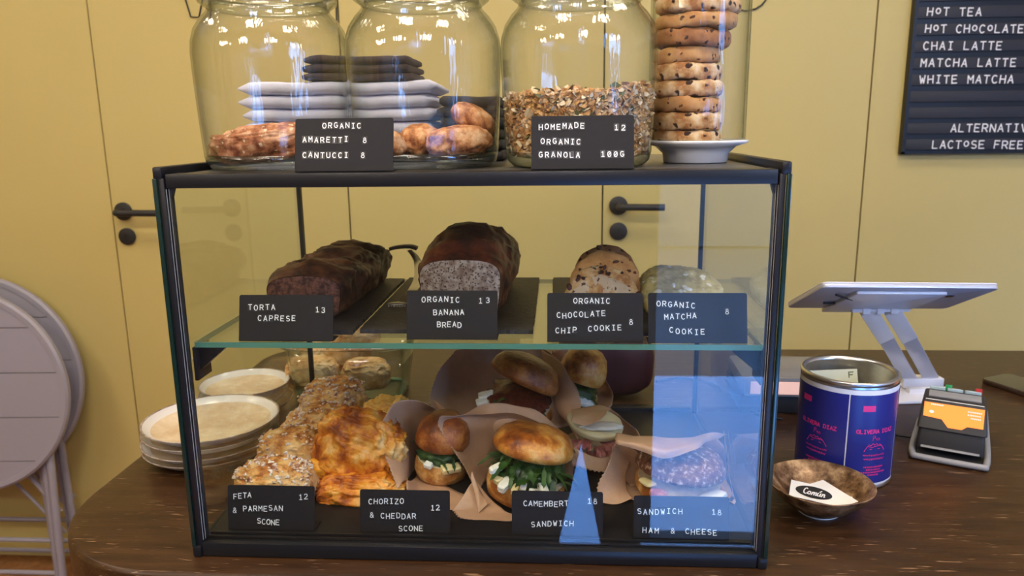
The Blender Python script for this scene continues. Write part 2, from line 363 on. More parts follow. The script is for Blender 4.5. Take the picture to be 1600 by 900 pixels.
def cookie_bm(bm, c, r, h, seed, mi=0, tilt=None, seg=40, rag=0.05, dome=0.25):
    prof = [(0, -.5), (.55, -.5), (.90, -.49), (.975, -.40), (.995, -.2), (1, .05), (.985, .28), (.93, .42), (.86, .48), (.6, .5+dome*.45), (.3, .5+dome*.85), (0, .5+dome)]
    rings = lathe(bm, [(a*r, b*h) for a, b in prof], seg, mi=mi)
    off = Vector((seed*5.7, seed*2.3, seed)); c = Vector(c)
    for ring in rings:
        for v in ring:
            n = Vector((v.co.x, v.co.y, 0)).normalized() if v.co.xy.length > 1e-6 else Vector()
            k = 1 + rag*fbm(n*1.8+off, 3)
            z = v.co.z + h*0.16*fbm(Vector(v.co)*70+off, 3)
            p = Vector((v.co.x*k, v.co.y*k, z)); q = v.co*160+off
            p += Vector((noise.noise(q), noise.noise(q+Vector((9, 0, 0))), noise.noise(q+Vector((0, 9, 0)))*.6))*r*0.03
            if tilt: p = tilt @ p
            v.co = p + c
def sheet(name, rows, mat, parent, origin, nu=9, nv=9, thick=0.0004, wr=0.0020, seed=1, serr=(), zig=0.0016, pitch=0.005, grid=None):
    """creased sheet: control rows are scene points; serr = sides cut with a zigzag (0 first row, 1 last row, 2 start of rows, 3 end of rows)"""
    rr = [spline([Vector(p) for p in row], nu) for row in rows]
    cols = [spline([rr[i][j] for i in range(len(rr))], nv) for j in range(len(rr[0]))]
    U, V = len(cols), len(cols[0]); off = Vector((seed*3.3, seed, 0)); O = Vector(origin)
    g = [[None]*V for _ in range(U)]
    for i in range(U):
        for j in range(V):
            p = cols[i][j].copy(); q = p*26+off
            e = min(1, 3*min(i, U-1-i)/U + 0.5)
            p += Vector((noise.noise(q), noise.noise(q+Vector((7, 3, 1))), noise.noise(q+Vector((1, 8, 5)))))*wr*2
            p += Vector((0, 1, 0.3))*abs(noise.noise(p*11+off))*wr*3
            if p.y < .40: p.z = max(p.z, .0178); p.x = min(p.x, .5935); p.y = max(p.y, .0225)
            g[i][j] = p
    def cut(line, inward):
        L = 0
        for k in range(1, len(line)):
            L += (line[k]-line[k-1]).length
        # zigzag is added as its own narrow strip of teeth
        out = []; pos = 0; n = max(4, int(L/pitch)); 
        acc = [0]
        for k in range(1, len(line)): acc.append(acc[-1]+(line[k]-line[k-1]).length)
        for t in range(2*n+1):
            s = L*t/(2*n); k = 0
            while k < len(acc)-2 and acc[k+1] < s: k += 1
            f = (s-acc[k])/max(1e-9, acc[k+1]-acc[k]); a = line[k].lerp(line[k+1], f); b = inward[k].lerp(inward[k+1], f)
            out.append((a, (a-b).normalized()))
        return out
    bm = bmesh.new(); vv = [[bm.verts.new(g[i][j]-O) for j in range(V)] for i in range(U)]
    for i in range(U-1):
        for j in range(V-1): bm.faces.new((vv[i][j], vv[i+1][j], vv[i+1][j+1], vv[i][j+1]))
    for s in serr:
        if s == 0: ln = [g[i][0] for i in range(U)]; inn = [g[i][1] for i in range(U)]
        if s == 1: ln = [g[i][-1] for i in range(U)]; inn = [g[i][-2] for i in range(U)]
        if s == 2: ln = g[0]; inn = g[1]
        if s == 3: ln = g[-1]; inn = g[-2]
        z = cut(ln, inn)
        for t in range(0, len(z)-2, 2):
            a = bm.verts.new(z[t][0]-O-z[t][1]*zig*.3); b = bm.verts.new(z[t+1][0]-O+z[t+1][1]*zig); c = bm.verts.new(z[t+2][0]-O-z[t+2][1]*zig*.3)
            bm.faces.new((a, b, c))
    o = emit(name, bm, mat, parent, smooth='all')
    md = o.modifiers.new('thickness', 'SOLIDIFY'); md.thickness = thick
    return o

# ------------------------------------------------------------------ stroke lettering
def arc(cx, cy, rx, ry, a0, a1, n=8):
    return [(cx+rx*math.cos(R(a0+(a1-a0)*k/n)), cy+ry*math.sin(R(a0+(a1-a0)*k/n))) for k in range(n+1)]
G = {
 'A': [[(0,0),(2,6),(4,0)], [(.75,2),(3.25,2)]],
 'B': [[(0,0),(0,6),(2.3,6)]+arc(2.3,4.6,1.4,1.4,90,-90,6)+[(0,3.2)], [(2.3,3.2)]+arc(2.3,1.6,1.6,1.6,90,-90,6)+[(0,0)]],
 'C': [arc(2.1,3,2.1,3,48,312,14)],
 'D': [[(0,0),(0,6),(1.8,6)]+arc(1.8,3,2.2,3,90,-90,10)+[(0,0)]],
 'E': [[(3.7,6),(0,6),(0,0),(3.8,0)], [(0,3.1),(3,3.1)]],
 'F': [[(3.7,6),(0,6),(0,0)], [(0,3.1),(3,3.1)]],
 'G': [arc(2.1,3,2.1,3,48,330,14)+[(3.95,2.7),(2.4,2.7)]],
 'H': [[(0,0),(0,6)], [(4,0),(4,6)], [(0,3.1),(4,3.1)]],
 'I': [[(.7,0),(3.3,0)], [(.7,6),(3.3,6)], [(2,0),(2,6)]],
 'K': [[(0,0),(0,6)], [(3.8,6),(0,2.5)], [(1.4,3.7),(4,0)]],
 'L': [[(0,6),(0,0),(3.7,0)]],
 'M': [[(0,0),(0,6),(2,2.6),(4,6),(4,0)]],
 'N': [[(0,0),(0,6),(4,0),(4,6)]],
 'O': [arc(2,3,2.1,3,0,360,18)],
 'o': [arc(2,3.6,1.7,2.0,0,360,14)],
 'P': [[(0,0),(0,6),(2.3,6)]+arc(2.3,4.4,1.6,1.6,90,-90,6)+[(0,2.8)]],
 'R': [[(0,0),(0,6),(2.3,6)]+arc(2.3,4.4,1.6,1.6,90,-90,6)+[(0,2.8)], [(2,2.8),(4,0)]],
 'S': [arc(2,4.45,1.8,1.5,40,270,10)+arc(2,1.5,1.9,1.5,90,-140,10)],
 'T': [[(0,6),(4,6)], [(2,6),(2,0)]],
 'U': [[(0,6),(0,2)]+arc(2,2,2,2,180,360,8)+[(4,6)]],
 'V': [[(0,6),(2,0),(4,6)]],
 'W': [[(0,6),(1,0),(2,4),(3,0),(4,6)]],
 'X': [[(0,0),(4,6)], [(0,6),(4,0)]],
 'Y': [[(0,6),(2,3),(4,6)], [(2,3),(2,0)]],
 'Z': [[(0,6),(4,6),(0,0),(4,0)]],
 '&': [[(4,0),(.9,4.2)]+arc(1.9,4.8,1.1,1.2,200,-20,8)+[(2.6,3.7),(.6,2.6)]+arc(1.6,1.5,1.5,1.5,140,330,8)+[(4,3)]],
 '0': [arc(2,3,1.9,3,0,360,18), [(.8,1.2),(3.2,4.8)]],
 '1': [[(.8,4.9),(2.1,6),(2.1,0)], [(.6,0),(3.6,0)]],
 '2': [arc(2,4.3,1.8,1.7,160,-30,8)+[(0,0),(4,0)]],
 '3': [arc(2,4.5,1.7,1.5,150,-90,8), arc(2,1.6,1.9,1.6,90,-150,8)],
 '8': [arc(2,4.65,1.25,1.35,0,360,14), arc(2,1.6,1.75,1.65,0,360,14)],
}
def stroke_quads(lines, t):
    qs = []
    for ln in lines:
        for a, b in zip(ln, ln[1:]):
            a = Vector(a); b = Vector(b); d = b-a
            if d.length < 1e-6: continue
            d.normalize(); n = Vector((-d.y, d.x))*t/2; e = d*t*0.32
            qs.append([a-n-e, b-n+e, b+n+e, a+n-e])
    return qs
_letters = {}
def letter_mesh(ch, tile=True):
    if (ch, tile) in _letters: return _letters[(ch, tile)]
    bm = bmesh.new(); h = 0.35
    for q in stroke_quads(G[ch], 0.72 if ch in '8&' else 0.90):
        h += .006
        f = bm.faces.new([bm.verts.new((p.x-2, p.y-3, h)) for p in q]); f.material_index = 0
    if tile: bx(bm, -3.0, 3.0, -4.6, 4.6, 0, 0.30, mi=1)
    me = bpy.data.meshes.new('letter'); bm.to_mesh(me); bm.free(); me.materials.append(m_white); me.materials.append(m_tile)
    _letters[(ch, tile)] = me; return me
rnd = random.Random(4)
def put_text(parent, mat_local, plane_p, plane_n, text, x0, x1, py, hpx, jit=0.6, tile=True, py1=None):
    """letters of TEXT set between pixel columns x0..x1 of the photo, on the plane of a real card"""
    inv = mat_local.inverted(); n = len(text); py1 = py if py1 is None else py1
    for k, ch in enumerate(text):
        if ch == ' ': continue
        t = 0.5 if n == 1 else k/(n-1)
        px = x0+(x1-x0)*t; yy = py+(py1-py)*t + rnd.uniform(-jit, jit)
        d = ray(px, yy); s = (plane_p-CAM).dot(plane_n)/d.dot(plane_n); hit = CAM+d*s
        # scale: hpx pixels high at that distance
        sc_ = hpx/FPX*(hit-CAM).dot(FW)/6.0
        l = inv @ hit
        o = bpy.data.objects.new('letter', letter_mesh(ch, tile)); C.objects.link(o); o.parent = parent
        o.location = (l.x, l.y, l.z); o.rotation_euler = (0, 0, rnd.uniform(-.05, .05) if jit else 0); o.scale = (sc_, sc_, sc_)

# ================================================================== THE SETTING
YW = 1.43; FZ = -0.90
# back wall: flush yellow panels and doors, seams recessed between them
def seam(px, py): return P(px, py, YW).x
seams = [-3.0, (P(130,0,YW).x+P(225,700,YW).x)/2, P(546,330,YW).x, P(941,350,YW).x, (P(1375,0,YW).x+P(1325,540,YW).x)/2, 3.2]
names = ['wall_back_left', 'door_1', 'wall_back_middle', 'door_2', 'wall_back_right']
g = 0.0022
for i, nm in enumerate(names):
    struct(box(nm, (seams[i]+g, seams[i+1]-g, YW, YW+0.05, FZ, 2.05), m_wall))
struct(box('seam_shade', (-3.0, 3.2, YW+0.012, YW+0.06, FZ, 2.05), m_gap))  # near-black sheet, shade of the seams put into its colour
struct(box('baseboard_back', (-3.0, seams[1]-g, YW-0.012, YW-0.0005, FZ, P(130, 846, YW).z), m_wall, bevel=0.002))
struct(box('floor', (-3.0, 3.2, -1.55, YW+0.05, FZ-0.03, FZ), m_floor))
struct(box('ceiling', (-3.0, 3.2, -1.55, YW+0.05, 1.85, 1.92), m_white_wall))
struct(box('wall_left', (-3.06, -3.0, -1.55, YW+0.05, FZ, 1.92), m_wall))
struct(box('wall_right', (3.2, 3.26, -1.55, YW+0.05, FZ, 1.92), m_white_wall))
# street side: unseen wall, openings shaped for blue reflections and jar streaks
def wallpoly(name, pts):
    bm = bmesh.new(); a = [bm.verts.new((x, -1.62, z)) for x, z in pts]; b = [bm.verts.new((x, -1.55, z)) for x, z in pts]
    bm.faces.new(a); bm.faces.new(b[::-1])
    for k in range(len(pts)): bm.faces.new((a[k], b[k], b[(k+1) % len(pts)], a[(k+1) % len(pts)]))
    bmesh.ops.recalc_face_normals(bm, faces=bm.faces); return struct(emit(name, bm, m_dark_wall))
wallpoly('wall_front_left', [(-3,FZ),(.392,FZ),(.463,-.55),(.463,.42),(.435,.42),(.435,1.6),(.463,1.6),(.463,1.92),(-3,1.92)])  # narrow slit and low triangular gap cut only for reflections
wallpoly('wall_front_middle', [(.528,FZ),(.66,FZ),(.66,1.92),(.463,1.92),(.463,1.6),(.490,1.6),(.490,.42),(.463,.42),(.463,-.55)])
struct(box('wall_front_right', (1.42, 1.80, -1.62, -1.55, FZ, 1.92), m_dark_wall)); struct(box('wall_front_corner', (2.80, 3.2, -1.62, -1.55, FZ, 1.92), m_dark_wall)); struct(box('wall_front_lintel', (1.80, 2.80, -1.62, -1.55, 1.35, 1.92), m_dark_wall))
struct(box('wall_front_top', (0.66, 1.42, -1.62, -1.55, 0.30, 1.92), m_dark_wall))
win = bpy.data.objects.new('window_1', None); C.objects.link(win); struct(win)
for x in (0.66, 1.39): box('glazing_bar', (x, x+0.03, -1.61, -1.56, FZ, 0.30), m_blackm, win)
box('glazing_bar', (0.69, 1.39, -1.61, -1.56, FZ, FZ+0.02), m_blackm, win)
win2 = bpy.data.objects.new('added_window', None); C.objects.link(win2); struct(win2)  # second opening, unseen, added to tint the right-hand things blue
for x in (1.80, 2.28, 2.77): box('glazing_bar', (x, x+0.03, -1.61, -1.56, FZ, 1.35), m_blackm, win2)
struct(box('ground', (-14, 16, -3.3, -1.62, FZ-0.13, FZ-0.01), m_pave))
struct(box('ground', (-14, 16, -14, -3.3, FZ-0.16, FZ-0.06), plain('grey_asphalt', (0.10, 0.10, 0.105), 0.8)))
bld = thing('street_building', 'pale building across the street seen only in reflections', 'building', (2, -8.5, FZ-0.03))
box('facade', (-9, 9, -0.5, 0.5, 0, 2.7), m_facade, bld)
for i in range(5):
    for j in range(1): box('street_window', (-7.5+i*3.3, -6.1+i*3.3, 0.5, 0.53, 0.9, 2.2), m_ink, bld)
# ceiling lamps
for i, (x, y) in enumerate([l[:2] for l in LAMPS]):
    t = thing('ceiling_lamp', 'square flat warm ceiling lamp, ' + ['left one of the row nearer the yellow wall', 'middle one of the row nearer the yellow wall', 'right one of the row nearer the yellow wall', 'left one of the row nearer the street', 'middle one of the row nearer the street', 'right one of the row nearer the street'][i], 'lamp', (x, y, 1.80), 'ceiling lamps')
    box('housing', (-.19, .19, -.19, .19, 0.005, 0.05), m_china, t); box('diffuser', (-.17, .17, -.17, .17, -.004, 0.005), m_lampw, t)

# unseen globe pendants added as front fill light, near the street side
for i, x in enumerate((-1.3, -0.35, 0.55, 1.9)):
    t = thing('fill_pendant', 'added unseen globe lamp for front fill light, ' + ['leftmost', 'second from the left', 'third from the left', 'rightmost'][i] + ' of the row near the street', 'lamp', (x, -1.15, FILL_Z), 'added fill globes')
    bm = bmesh.new(); bmesh.ops.create_uvsphere(bm, u_segments=24, v_segments=14, radius=.085); emit('fill_globe', bm, m_globe, t, smooth='all')
    bm = bmesh.new(); lathe(bm, [(0, .082), (.022, .082), (.020, .11), (0, .11)], 16); emit('socket', bm, m_blackm, t, smooth=True)
    bm = bmesh.new(); tube(bm, [(0, 0, .108), (0, 0, 1.85-FILL_Z)], .002, 6); emit('cord', bm, m_blackm, t)

# counter: rounded dark oak top on a set-back body
out = []
for a in range(0, 91, 6): out.append((-0.198+0.17-0.17*math.cos(R(a)), -0.034+0.17-0.17*math.sin(R(a))))
out += [(1.75, -0.034), (1.75, 0.787)]
for a in range(0, 91, 10): out.append((-0.198+0.10-0.10*math.sin(R(a)), 0.787-0.10+0.10*math.cos(R(a))))
ct = thing('counter', 'dark-stained wooden counter with a rounded corner carrying the glass case', 'counter', (0.6, 0.37, FZ))
bm = bmesh.new(); prism(bm, [(x-0.6, y-0.37) for x, y in out], -FZ-0.055, -FZ)
emit('worktop', bm, m_oak, ct, smooth=True, bevel=0.006, bseg=3)
inn = [(-0.6+0.6+(x-0.6)*0.955-0.0, (y-0.37)*0.90) for x, y in out]
bm = bmesh.new(); prism(bm, inn, 0, -FZ-0.055); emit('body', bm, plain('grey_brown_panel', (0.16, 0.13, 0.13), 0.5), ct)

# wall lettering: cropped outline letters, only their lower tips in view
wl = thing('wall_lettering', 'thin black outlined letters on the yellow wall, cut off by the top of the photo', 'sign', P(317, 5, YW-0.003))
def stroke_on_wall(pts, r=0.0022):
    o = Vector(wl.location); bm = bmesh.new()
    tube(bm, [P(x, y, YW-0.003)-o for x, y in pts], r, 6, flat=1); emit('letter_stroke', bm, m_ink, wl)
stroke_on_wall([(286,-18),(290,0),(298,26),(311,27),(316,0),(318,-18)])
stroke_on_wall([(329,33),(328,-18)]); stroke_on_wall([(526,40),(525,-10)])
stroke_on_wall([(1150,14),(1165,17),(1180,14),(1190,8),(1198,-2),(1202,-14)])

# door furniture
def handle(name, cx, cy, hx, label1, label2, mirror=1):
    r0 = P(cx, cy, YW); L = (P(hx, cy+2, YW-0.05)-P(cx, cy, YW-0.05)).length
    t = thing('door_handle', label1, 'door handle', (r0.x, YW, r0.z), 'door handles on the yellow wall')
    bm = bmesh.new(); lathe(bm, [(0, 0), (.024, 0), (.026, .002), (.026, .008), (.022, .010), (0, .010)], 32)
    o = emit('rose', bm, m_blackm, t, smooth=True); o.rotation_euler = (R(90), 0, 0)
    bm = bmesh.new(); tube(bm, spline([(0, -.008, 0), (0, -.042, 0), (mirror*.012, -.052, 0), (mirror*.03, -.052, 0), (mirror*L, -.052, -.001)], 5), 0.0095, 12)
    emit('lever', bm, m_blackm, t, smooth=True)
    return r0
def keyhole(cx, cy, label):
    r1 = P(cx, cy, YW)
    t = thing('keyhole_cover', label, 'keyhole', (r1.x, YW, r1.z), 'keyhole covers on the yellow wall')
    bm = bmesh.new(); lathe(bm, [(0, 0), (.023, 0), (.025, .002), (.025, .007), (.021, .009), (0, .009)], 32)
    o = emit('rose', bm, m_blackm, t, smooth=True); o.rotation_euler = (R(90), 0, 0)
    bm = bmesh.new(); prism(bm, arc(0, .003, .005, .005, -50, 230, 10)+[(-.003, -.011), (.003, -.011)], 0.009, 0.0096)
    o = emit('keyhole', bm, m_ink, t); o.rotation_euler = (R(90), 0, 0)
handle('a', 194, 330, 262, 'black lever door handle on the yellow door left of the case', '', 1)
keyhole(200, 369, 'round black keyhole cover below the handle left of the case')
handle('b', 966, 321, 1036, 'black lever door handle on the wall seen through the case', '', 1)
keyhole(966, 361, 'round black keyhole cover seen through the case')

# menu board on the wall
BY = YW-0.022
bl = P(1408, 241, BY); tl = Vector((bl.x, BY, bl.z+0.46)); brx = bl.x+0.46
mb = thing('menu_board', 'black slatted letter board listing hot drinks on the yellow wall', 'menu board', (bl.x, BY, bl.z))
box('backing', (0, 0.46, 0.004, 0.0215, 0, 0.46), m_black, mb)
rowpy = [225, 200, 175.5, 150, 124, 98, 71.5, 45, 18.5, -8.5, -36]
zs = []
for k, py in enumerate(rowpy):
    zs.append(P(1520, py, BY).z - bl.z)
m_slat = plain('charcoal_felt_slat', (0.018, 0.019, 0.026), 0.6)
for k, z in enumerate(zs):
    box('slat', (0.008, 0.452, -0.001, 0.005, z-0.0142, z+0.0138), m_slat, mb, bevel=0.001)
for a, b in (((0, .008), (0, .46)), ((.452, .46), (0, .46)), ((0, .46), (0, 0.006)), ((0, .46), (.452, .46))):
    box('frame_bar', (a[0], a[1], -.003, .006, b[0], b[1]), m_black, mb)
mbm = Matrix.Translation((bl.x, BY-0.0015, bl.z)) @ Matrix.Rotation(R(90), 4, 'X')
tb = bpy.data.objects.new('lettering', None); C.objects.link(tb); tb.parent = mb; tb.location = (0, -0.0015, 0); tb.rotation_euler = (R(90), 0, 0)
def menu(text, x0, x1, py, py1=None): put_text(tb, mbm, Vector((0, BY-0.0015, 0)), Vector((0, 1, 0)), text, x0, x1, py, 11.5, jit=0.3, tile=False, py1=py1)
menu('HoT TEA', 1453, 1529, 18.5); menu('HoT CHoCoLATE', 1450, 1595, 45); menu('CHAI LATTE', 1447, 1561, 71.5)
menu('MATCHA LATTE', 1443, 1583, 98); menu('WHITE MATCHA', 1441, 1579, 124); menu('ALTERNATIVE', 1490, 1612, 200); menu('LACToSE FREE', 1461, 1594, 226)

# folding bistro tables leaning on the wall at the left
def bistro(cx, cy, Y, label, legs):
    c = P(cx, cy, Y); depth = (c-CAM).dot(FW); rad = 163/FPX*depth
    t = thing('folding_table', label, 'folding table', (c.x, c.y, FZ), 'folding tables against the wall')
    zc = c.z-FZ; tilt = R(-4)
    def TF(o): o.location = (0, 0, zc); o.rotation_euler = (R(90)+tilt, 0, R(3)); return o
    bm = bmesh.new(); lathe(bm, [(rad-.022, -.004), (rad-.006, -.006), (rad, 0), (rad, .012), (rad-.006, .018), (rad-.020, .017), (rad-.022, .012)], 72)
    TF(emit('rim', bm, m_lilac, t, smooth=True))
    bm = bmesh.new(); lathe(bm, [(0, -.002), (rad-.02, -.002), (rad-.02, .010), (0, .010)], 64); TF(emit('backing_disc', bm, m_lilacd, t))
    ri = rad-.021; step = 0.130
    k = -int(ri/step)-1; y = -ri; edges = [-ri]
    yy = -1.5*step-.01
    while yy < ri: 
        if yy > -ri: edges.append(yy)
        yy += step
    edges.append(ri)
    for a, b in zip(edges, edges[1:]):
        a2, b2 = a+.0012, b-.0012; pts = []
        n = 8
        for q in range(n+1):
            yv = a2+(b2-a2)*q/n; pts.append((math.sqrt(max(0, ri*ri-yv*yv)), yv))
        for q in range(n+1):
            yv = b2+(a2-b2)*q/n; pts.append((-math.sqrt(max(0, ri*ri-yv*yv)), yv))
        bm = bmesh.new(); prism(bm, pts, 0.010, 0.0145); bmesh.ops.remove_doubles(bm, verts=bm.verts, dist=1e-5); TF(emit('plank', bm, m_lilac, t))
    for (x, y, dx, dy, top) in legs:
        bm = bmesh.new(); tube(bm, [(x, y, top), (x+dx, y+dy, 0.0)], 0.011, 10, flat=1); emit('leg', bm, m_lilac, t, smooth=True)
    lx = [l[0] for l in legs]
    for z, y in ((0.14, .0), (0.05, -.03)):
        bm = bmesh.new(); tube(bm, [(min(lx), y+.03, z), (max(lx), y+.03, z)], 0.007, 8); emit('cross_bar', bm, m_lilac, t, smooth=True)
    bm = bmesh.new(); tube(bm, [(max(lx)-.17, .03, zc-rad+.14), (max(lx)-.01, .03, zc-rad-.09)], 0.007, 8); emit('brace', bm, m_lilac, t, smooth=True)
    bm = bmesh.new(); tube(bm, [(max(lx)-.26, .05, zc-rad+.12), (max(lx)-.02, .05, zc-rad-.17)], 0.005, 8); emit('brace', bm, m_lilac, t, smooth=True)
zz = 0.5
bistro(-30, 590, 1.37, 'rear grey folding table, mostly hidden behind the other', [(.205, -.0, .012, -.0, zz), (.228, -.01, .02, -.02, zz), (-.2, .01, 0, 0, zz), (-.22, 0, 0, -.02, zz)])
bistro(-52, 611, 1.25, 'front round grey folding table leaning at the left', [(.165, .035, .0, 0, zz), (.190, .02, .0, -.02, zz), (.215, .01, .0, -.03, zz), (-.2, .035, 0, 0, zz), (-.22, .02, 0, -.02, zz)])

# ================================================================== GLASS CASE
W, H, D, TZ = 0.600, 0.411, 0.400, 0.403
case = thing('display_case', 'glass pastry display case with a black metal frame on the counter', 'display case', (0, 0, 0))
def cb(name, a, mat, bev=0.001): return box(name, a, mat, case, bevel=bev)
cb('front_top_rail', (.012, W-.012, -.001, .024, .3905, TZ+.001), m_black)
cb('front_bottom_rail', (.010, W-.010, -.002, .020, .001, .0165), m_black)
cb('bottom_track', (.013, W-.013, .008, .0105, .0165, .0195), m_black, .0004)
cb('bottom_track', (.013, W-.013, .014, .0165, .0165, .0205), m_black, .0004)
cb('base_tray', (.008, W-.008, .020, D-.004, .001, .0165), m_black)
cb('back_bottom_rail', (.010, W-.010, D-.008, D+.008, .001, .022), m_black)
cb('back_top_rail', (.010, W-.010, D-.006, D+.006, .395, TZ), m_black)
cb('top_panel', (.012, W-.012, .024, D-.006, .3965, TZ), m_topdark, .0005)
for s, x0 in ((1, 0.0), (-1, W)):
    def xx(a, b): return (x0+a, x0+b) if s > 0 else (x0-b, x0-a)
    cb('side_top_rail', (*xx(0, .0095), -.002, D+.006, .399, H), m_black, .002)
    cb('side_bottom_rail', (*xx(0, .0095), -.004, D+.006, .0005, .013), m_black, .002)
    cb('front_post', (*xx(.0045, .0105), -.001, .012, .012, .400), m_black, .0008)
    cb('glass_edge', (*xx(0.0, .0042), -.0035, .0008, .012, .400), m_edged, .0006)
    cb('highlight_line', (*xx(.0106, .0111), .001, .0016, .018, .3895), m_hiline, 0)  # pale strips stand in for highlight lines on the post
    cb('highlight_line', (*xx(.0119, .0123), .0036, .0041, .018, .3895), m_hiline, 0)
    cb('inner_post', (*xx(.0100, .0128), .0070, .012, .018, .3895), m_blackm, .0004)
    cb('back_post', (*xx(.0010, .0065), D-.006, D+.004, .013, .400), m_blackm, .0006)
    bm = bmesh.new(); bx(bm, *xx(.0018, .0040), .012, D-.006, .013, .399); emit('side_pane', bm, m_glass, case)
    bm = bmesh.new(); px_ = [(0, 0), (.030, 0), (.030, .002), (.006, .030), (0, .030)]
    # shelf bracket: plate on the pane and triangular arm under the shelf
    bm = bmesh.new(); xa, xb = xx(.005, .009); bx(bm, xa, xb, .030, .062, .186, .2225)
    xa, xb = xx(.009, .034)
    a = [bm.verts.new(c) for c in ((x0+s*.009, .036, .2225), (x0+s*.036, .036, .2225), (x0+s*.036, .036, .219), (x0+s*.009, .036, .196))]
    b = [bm.verts.new((v.co.x, .050, v.co.z)) for v in a]
    bm.faces.new(a); bm.faces.new(b[::-1])
    for k in range(4): bm.faces.new((a[k], b[k], b[(k+1) % 4], a[(k+1) % 4]))
    bmesh.ops.recalc_face_normals(bm, faces=bm.faces)
    br = emit('shelf_bracket', bm, m_black, case, smooth=True, bevel=.0007)
    bm = bmesh.new(); tube(bm, [(x0-s*.002, .046, .205), (x0+s*.005, .046, .205)], .004, 10); emit('screw', bm, m_silver, br, smooth=True)
    bm = bmesh.new(); xa, xb = xx(.005, .009); bx(bm, xa, xb, .300, .330, .190, .2225); emit('shelf_bracket', bm, m_black, case)
    pg = [(x0+s*.0125, .3905), (x0+s*.0165, .3905), (x0+s*.0135, .381), (x0+s*.0125, .381)]
    bm = bmesh.new(); v1 = [bm.verts.new((x, .004, z)) for x, z in pg]; v2 = [bm.verts.new((x, .010, z)) for x, z in pg]
    bm.faces.new(v1); bm.faces.new(v2[::-1])
    for k in range(4): bm.faces.new((v1[k], v2[k], v2[(k+1) % 4], v1[(k+1) % 4]))
    emit('corner_gusset', bm, m_blackm, case)
bm = bmesh.new(); bx(bm, .0125, W-.0125, .0040, .0065, .0165, .3905); emit('front_pane', bm, m_glass, case)
# glass shelf with green polished edge
sh = bpy.data.objects.new('glass_shelf', None); C.objects.link(sh); sh.parent = case
SZ = 0.2285
bm = bmesh.new(); bx(bm, .0095, W-.0095, .0305, .3595, .2230, SZ); emit('shelf_plate', bm, m_shelfg, sh)
bm = bmesh.new()
for a in ((.0090, W-.0090, .0290, .0304, .2229, SZ+.0001), (.0090, W-.0090, .3596, .3610, .2229, SZ+.0001), (.0082, .0094, .0304, .3596, .2229, SZ+.0001), (W-.0094, W-.0082, .0304, .3596, .2229, SZ+.0001)): bx(bm, *a)
emit('polished_edge', bm, m_edge, sh)

# ================================================================== SIGNS
def sign(x0, x1, yt, yb, Y, Z, label, texts, tilt=14, group='black price signs'):
    """folded card: leaning face, foot behind; bottom front edge on Z at depth Y"""
    a = P(x0, yb, Y); b = P(x1, yb, Y); n = Vector((0, math.cos(R(tilt)), -math.sin(R(tilt))))
    base = Vector(((a.x+b.x)/2, Y, Z)); wd = (b.x-a.x)
    d = ray((x0+x1)/2, yt); s = (base-CAM).dot(n)/d.dot(n); top = CAM+d*s
    hh = (top-base).dot(Vector((0, math.sin(R(tilt)), math.cos(R(tilt)))))
    t = thing('price_sign', label, 'sign', base, group)
    rr = .0022; w2 = wd/2
    pts = [(-w2, 0), (w2, 0), (w2, hh-rr)] + [(w2-rr+rr*math.cos(R(q)), hh-rr+rr*math.sin(R(q))) for q in (30, 60, 90)] + [(-w2+rr-rr*math.sin(R(q)), hh-rr+rr*math.cos(R(q))) for q in (0, 30, 60, 90)]
    bm = bmesh.new(); prism(bm, pts, -.0013, 0)
    face = emit('card', bm, m_sign, t); face.rotation_euler = (R(90-tilt), 0, 0); face.location = (0, 0, 0.0008)
    bm = bmesh.new(); bx(bm, -w2, w2, 0.0008, .020, 0.0, .0012); emit('foot', bm, m_sign, t)
    ml = Matrix.Translation(base+Vector((0, 0, .0008))) @ Matrix.Rotation(R(90-tilt), 4, 'X')
    p0 = base+Vector((0, 0, .0008)) - n*0.0002
    for tx in texts:
        s_, u0, u1, v = tx[:4]
        n0 = len(t.children)
        put_text(face, ml, p0, n, s_, u0, u1, v, tx[4] if len(tx) > 4 else 7.8, 0.9, True, tx[5] if len(tx) > 5 else None)
    return t
sign(460, 614, 186, 262, .008, TZ+.0015, 'price sign for amaretti and cantucci on top of the case', [('ORGANIC', 507, 561, 196), ('AMARETTI', 476, 541, 218), ('8', 570, 570, 219), ('CANTUCCI', 476, 541, 242), ('8', 567, 567, 242)])
sign(830, 991, 182, 258, .010, TZ+.0015, 'price sign for homemade organic granola on top of the case', [('HOMEMADE', 845, 910, 199, 7.8, 196), ('12', 963, 974, 199), ('ORGANIC', 848, 904, 221), ('GRANOLA', 845, 903, 242), ('100G', 942, 972, 241)])
sg = 'price signs on the glass shelf'
sign(373, 520, 462, 531, .034, SZ, 'price sign for torta caprese on the glass shelf', [('TORTA', 391, 427, 480), ('13', 496, 505, 484), ('CAPRESE', 406, 459, 497)], group=sg)
sign(635, 777, 455, 524, .043, SZ, 'price sign for banana bread on the glass shelf', [('ORGANIC', 662, 715, 468), ('13', 751, 762, 469), ('BANANA', 680, 722, 488), ('BREAD', 686, 718, 507)], group=sg)
sign(855, 1005, 459, 531, .036, SZ, 'price sign for chocolate chip cookies on the glass shelf', [('ORGANIC', 899, 950, 470), ('CHOCOLATE', 873, 943, 493, 7.8, 490), ('CHIP', 871, 898, 516), ('COOKIE', 922, 968, 514, 7.8, 511), ('8', 986, 986, 503)], group=sg)
sign(1013, 1168, 459, 533, .034, SZ, 'price sign for matcha cookies on the glass shelf', [('ORGANIC', 1029, 1083, 474, 7.8, 477), ('8', 1136, 1136, 487), ('MATCHA', 1041, 1085, 496, 7.8, 493), ('COOKIE', 1049, 1098, 516, 7.8, 519)], group=sg)
sg = 'price signs on the floor of the case'; BZ = .0165
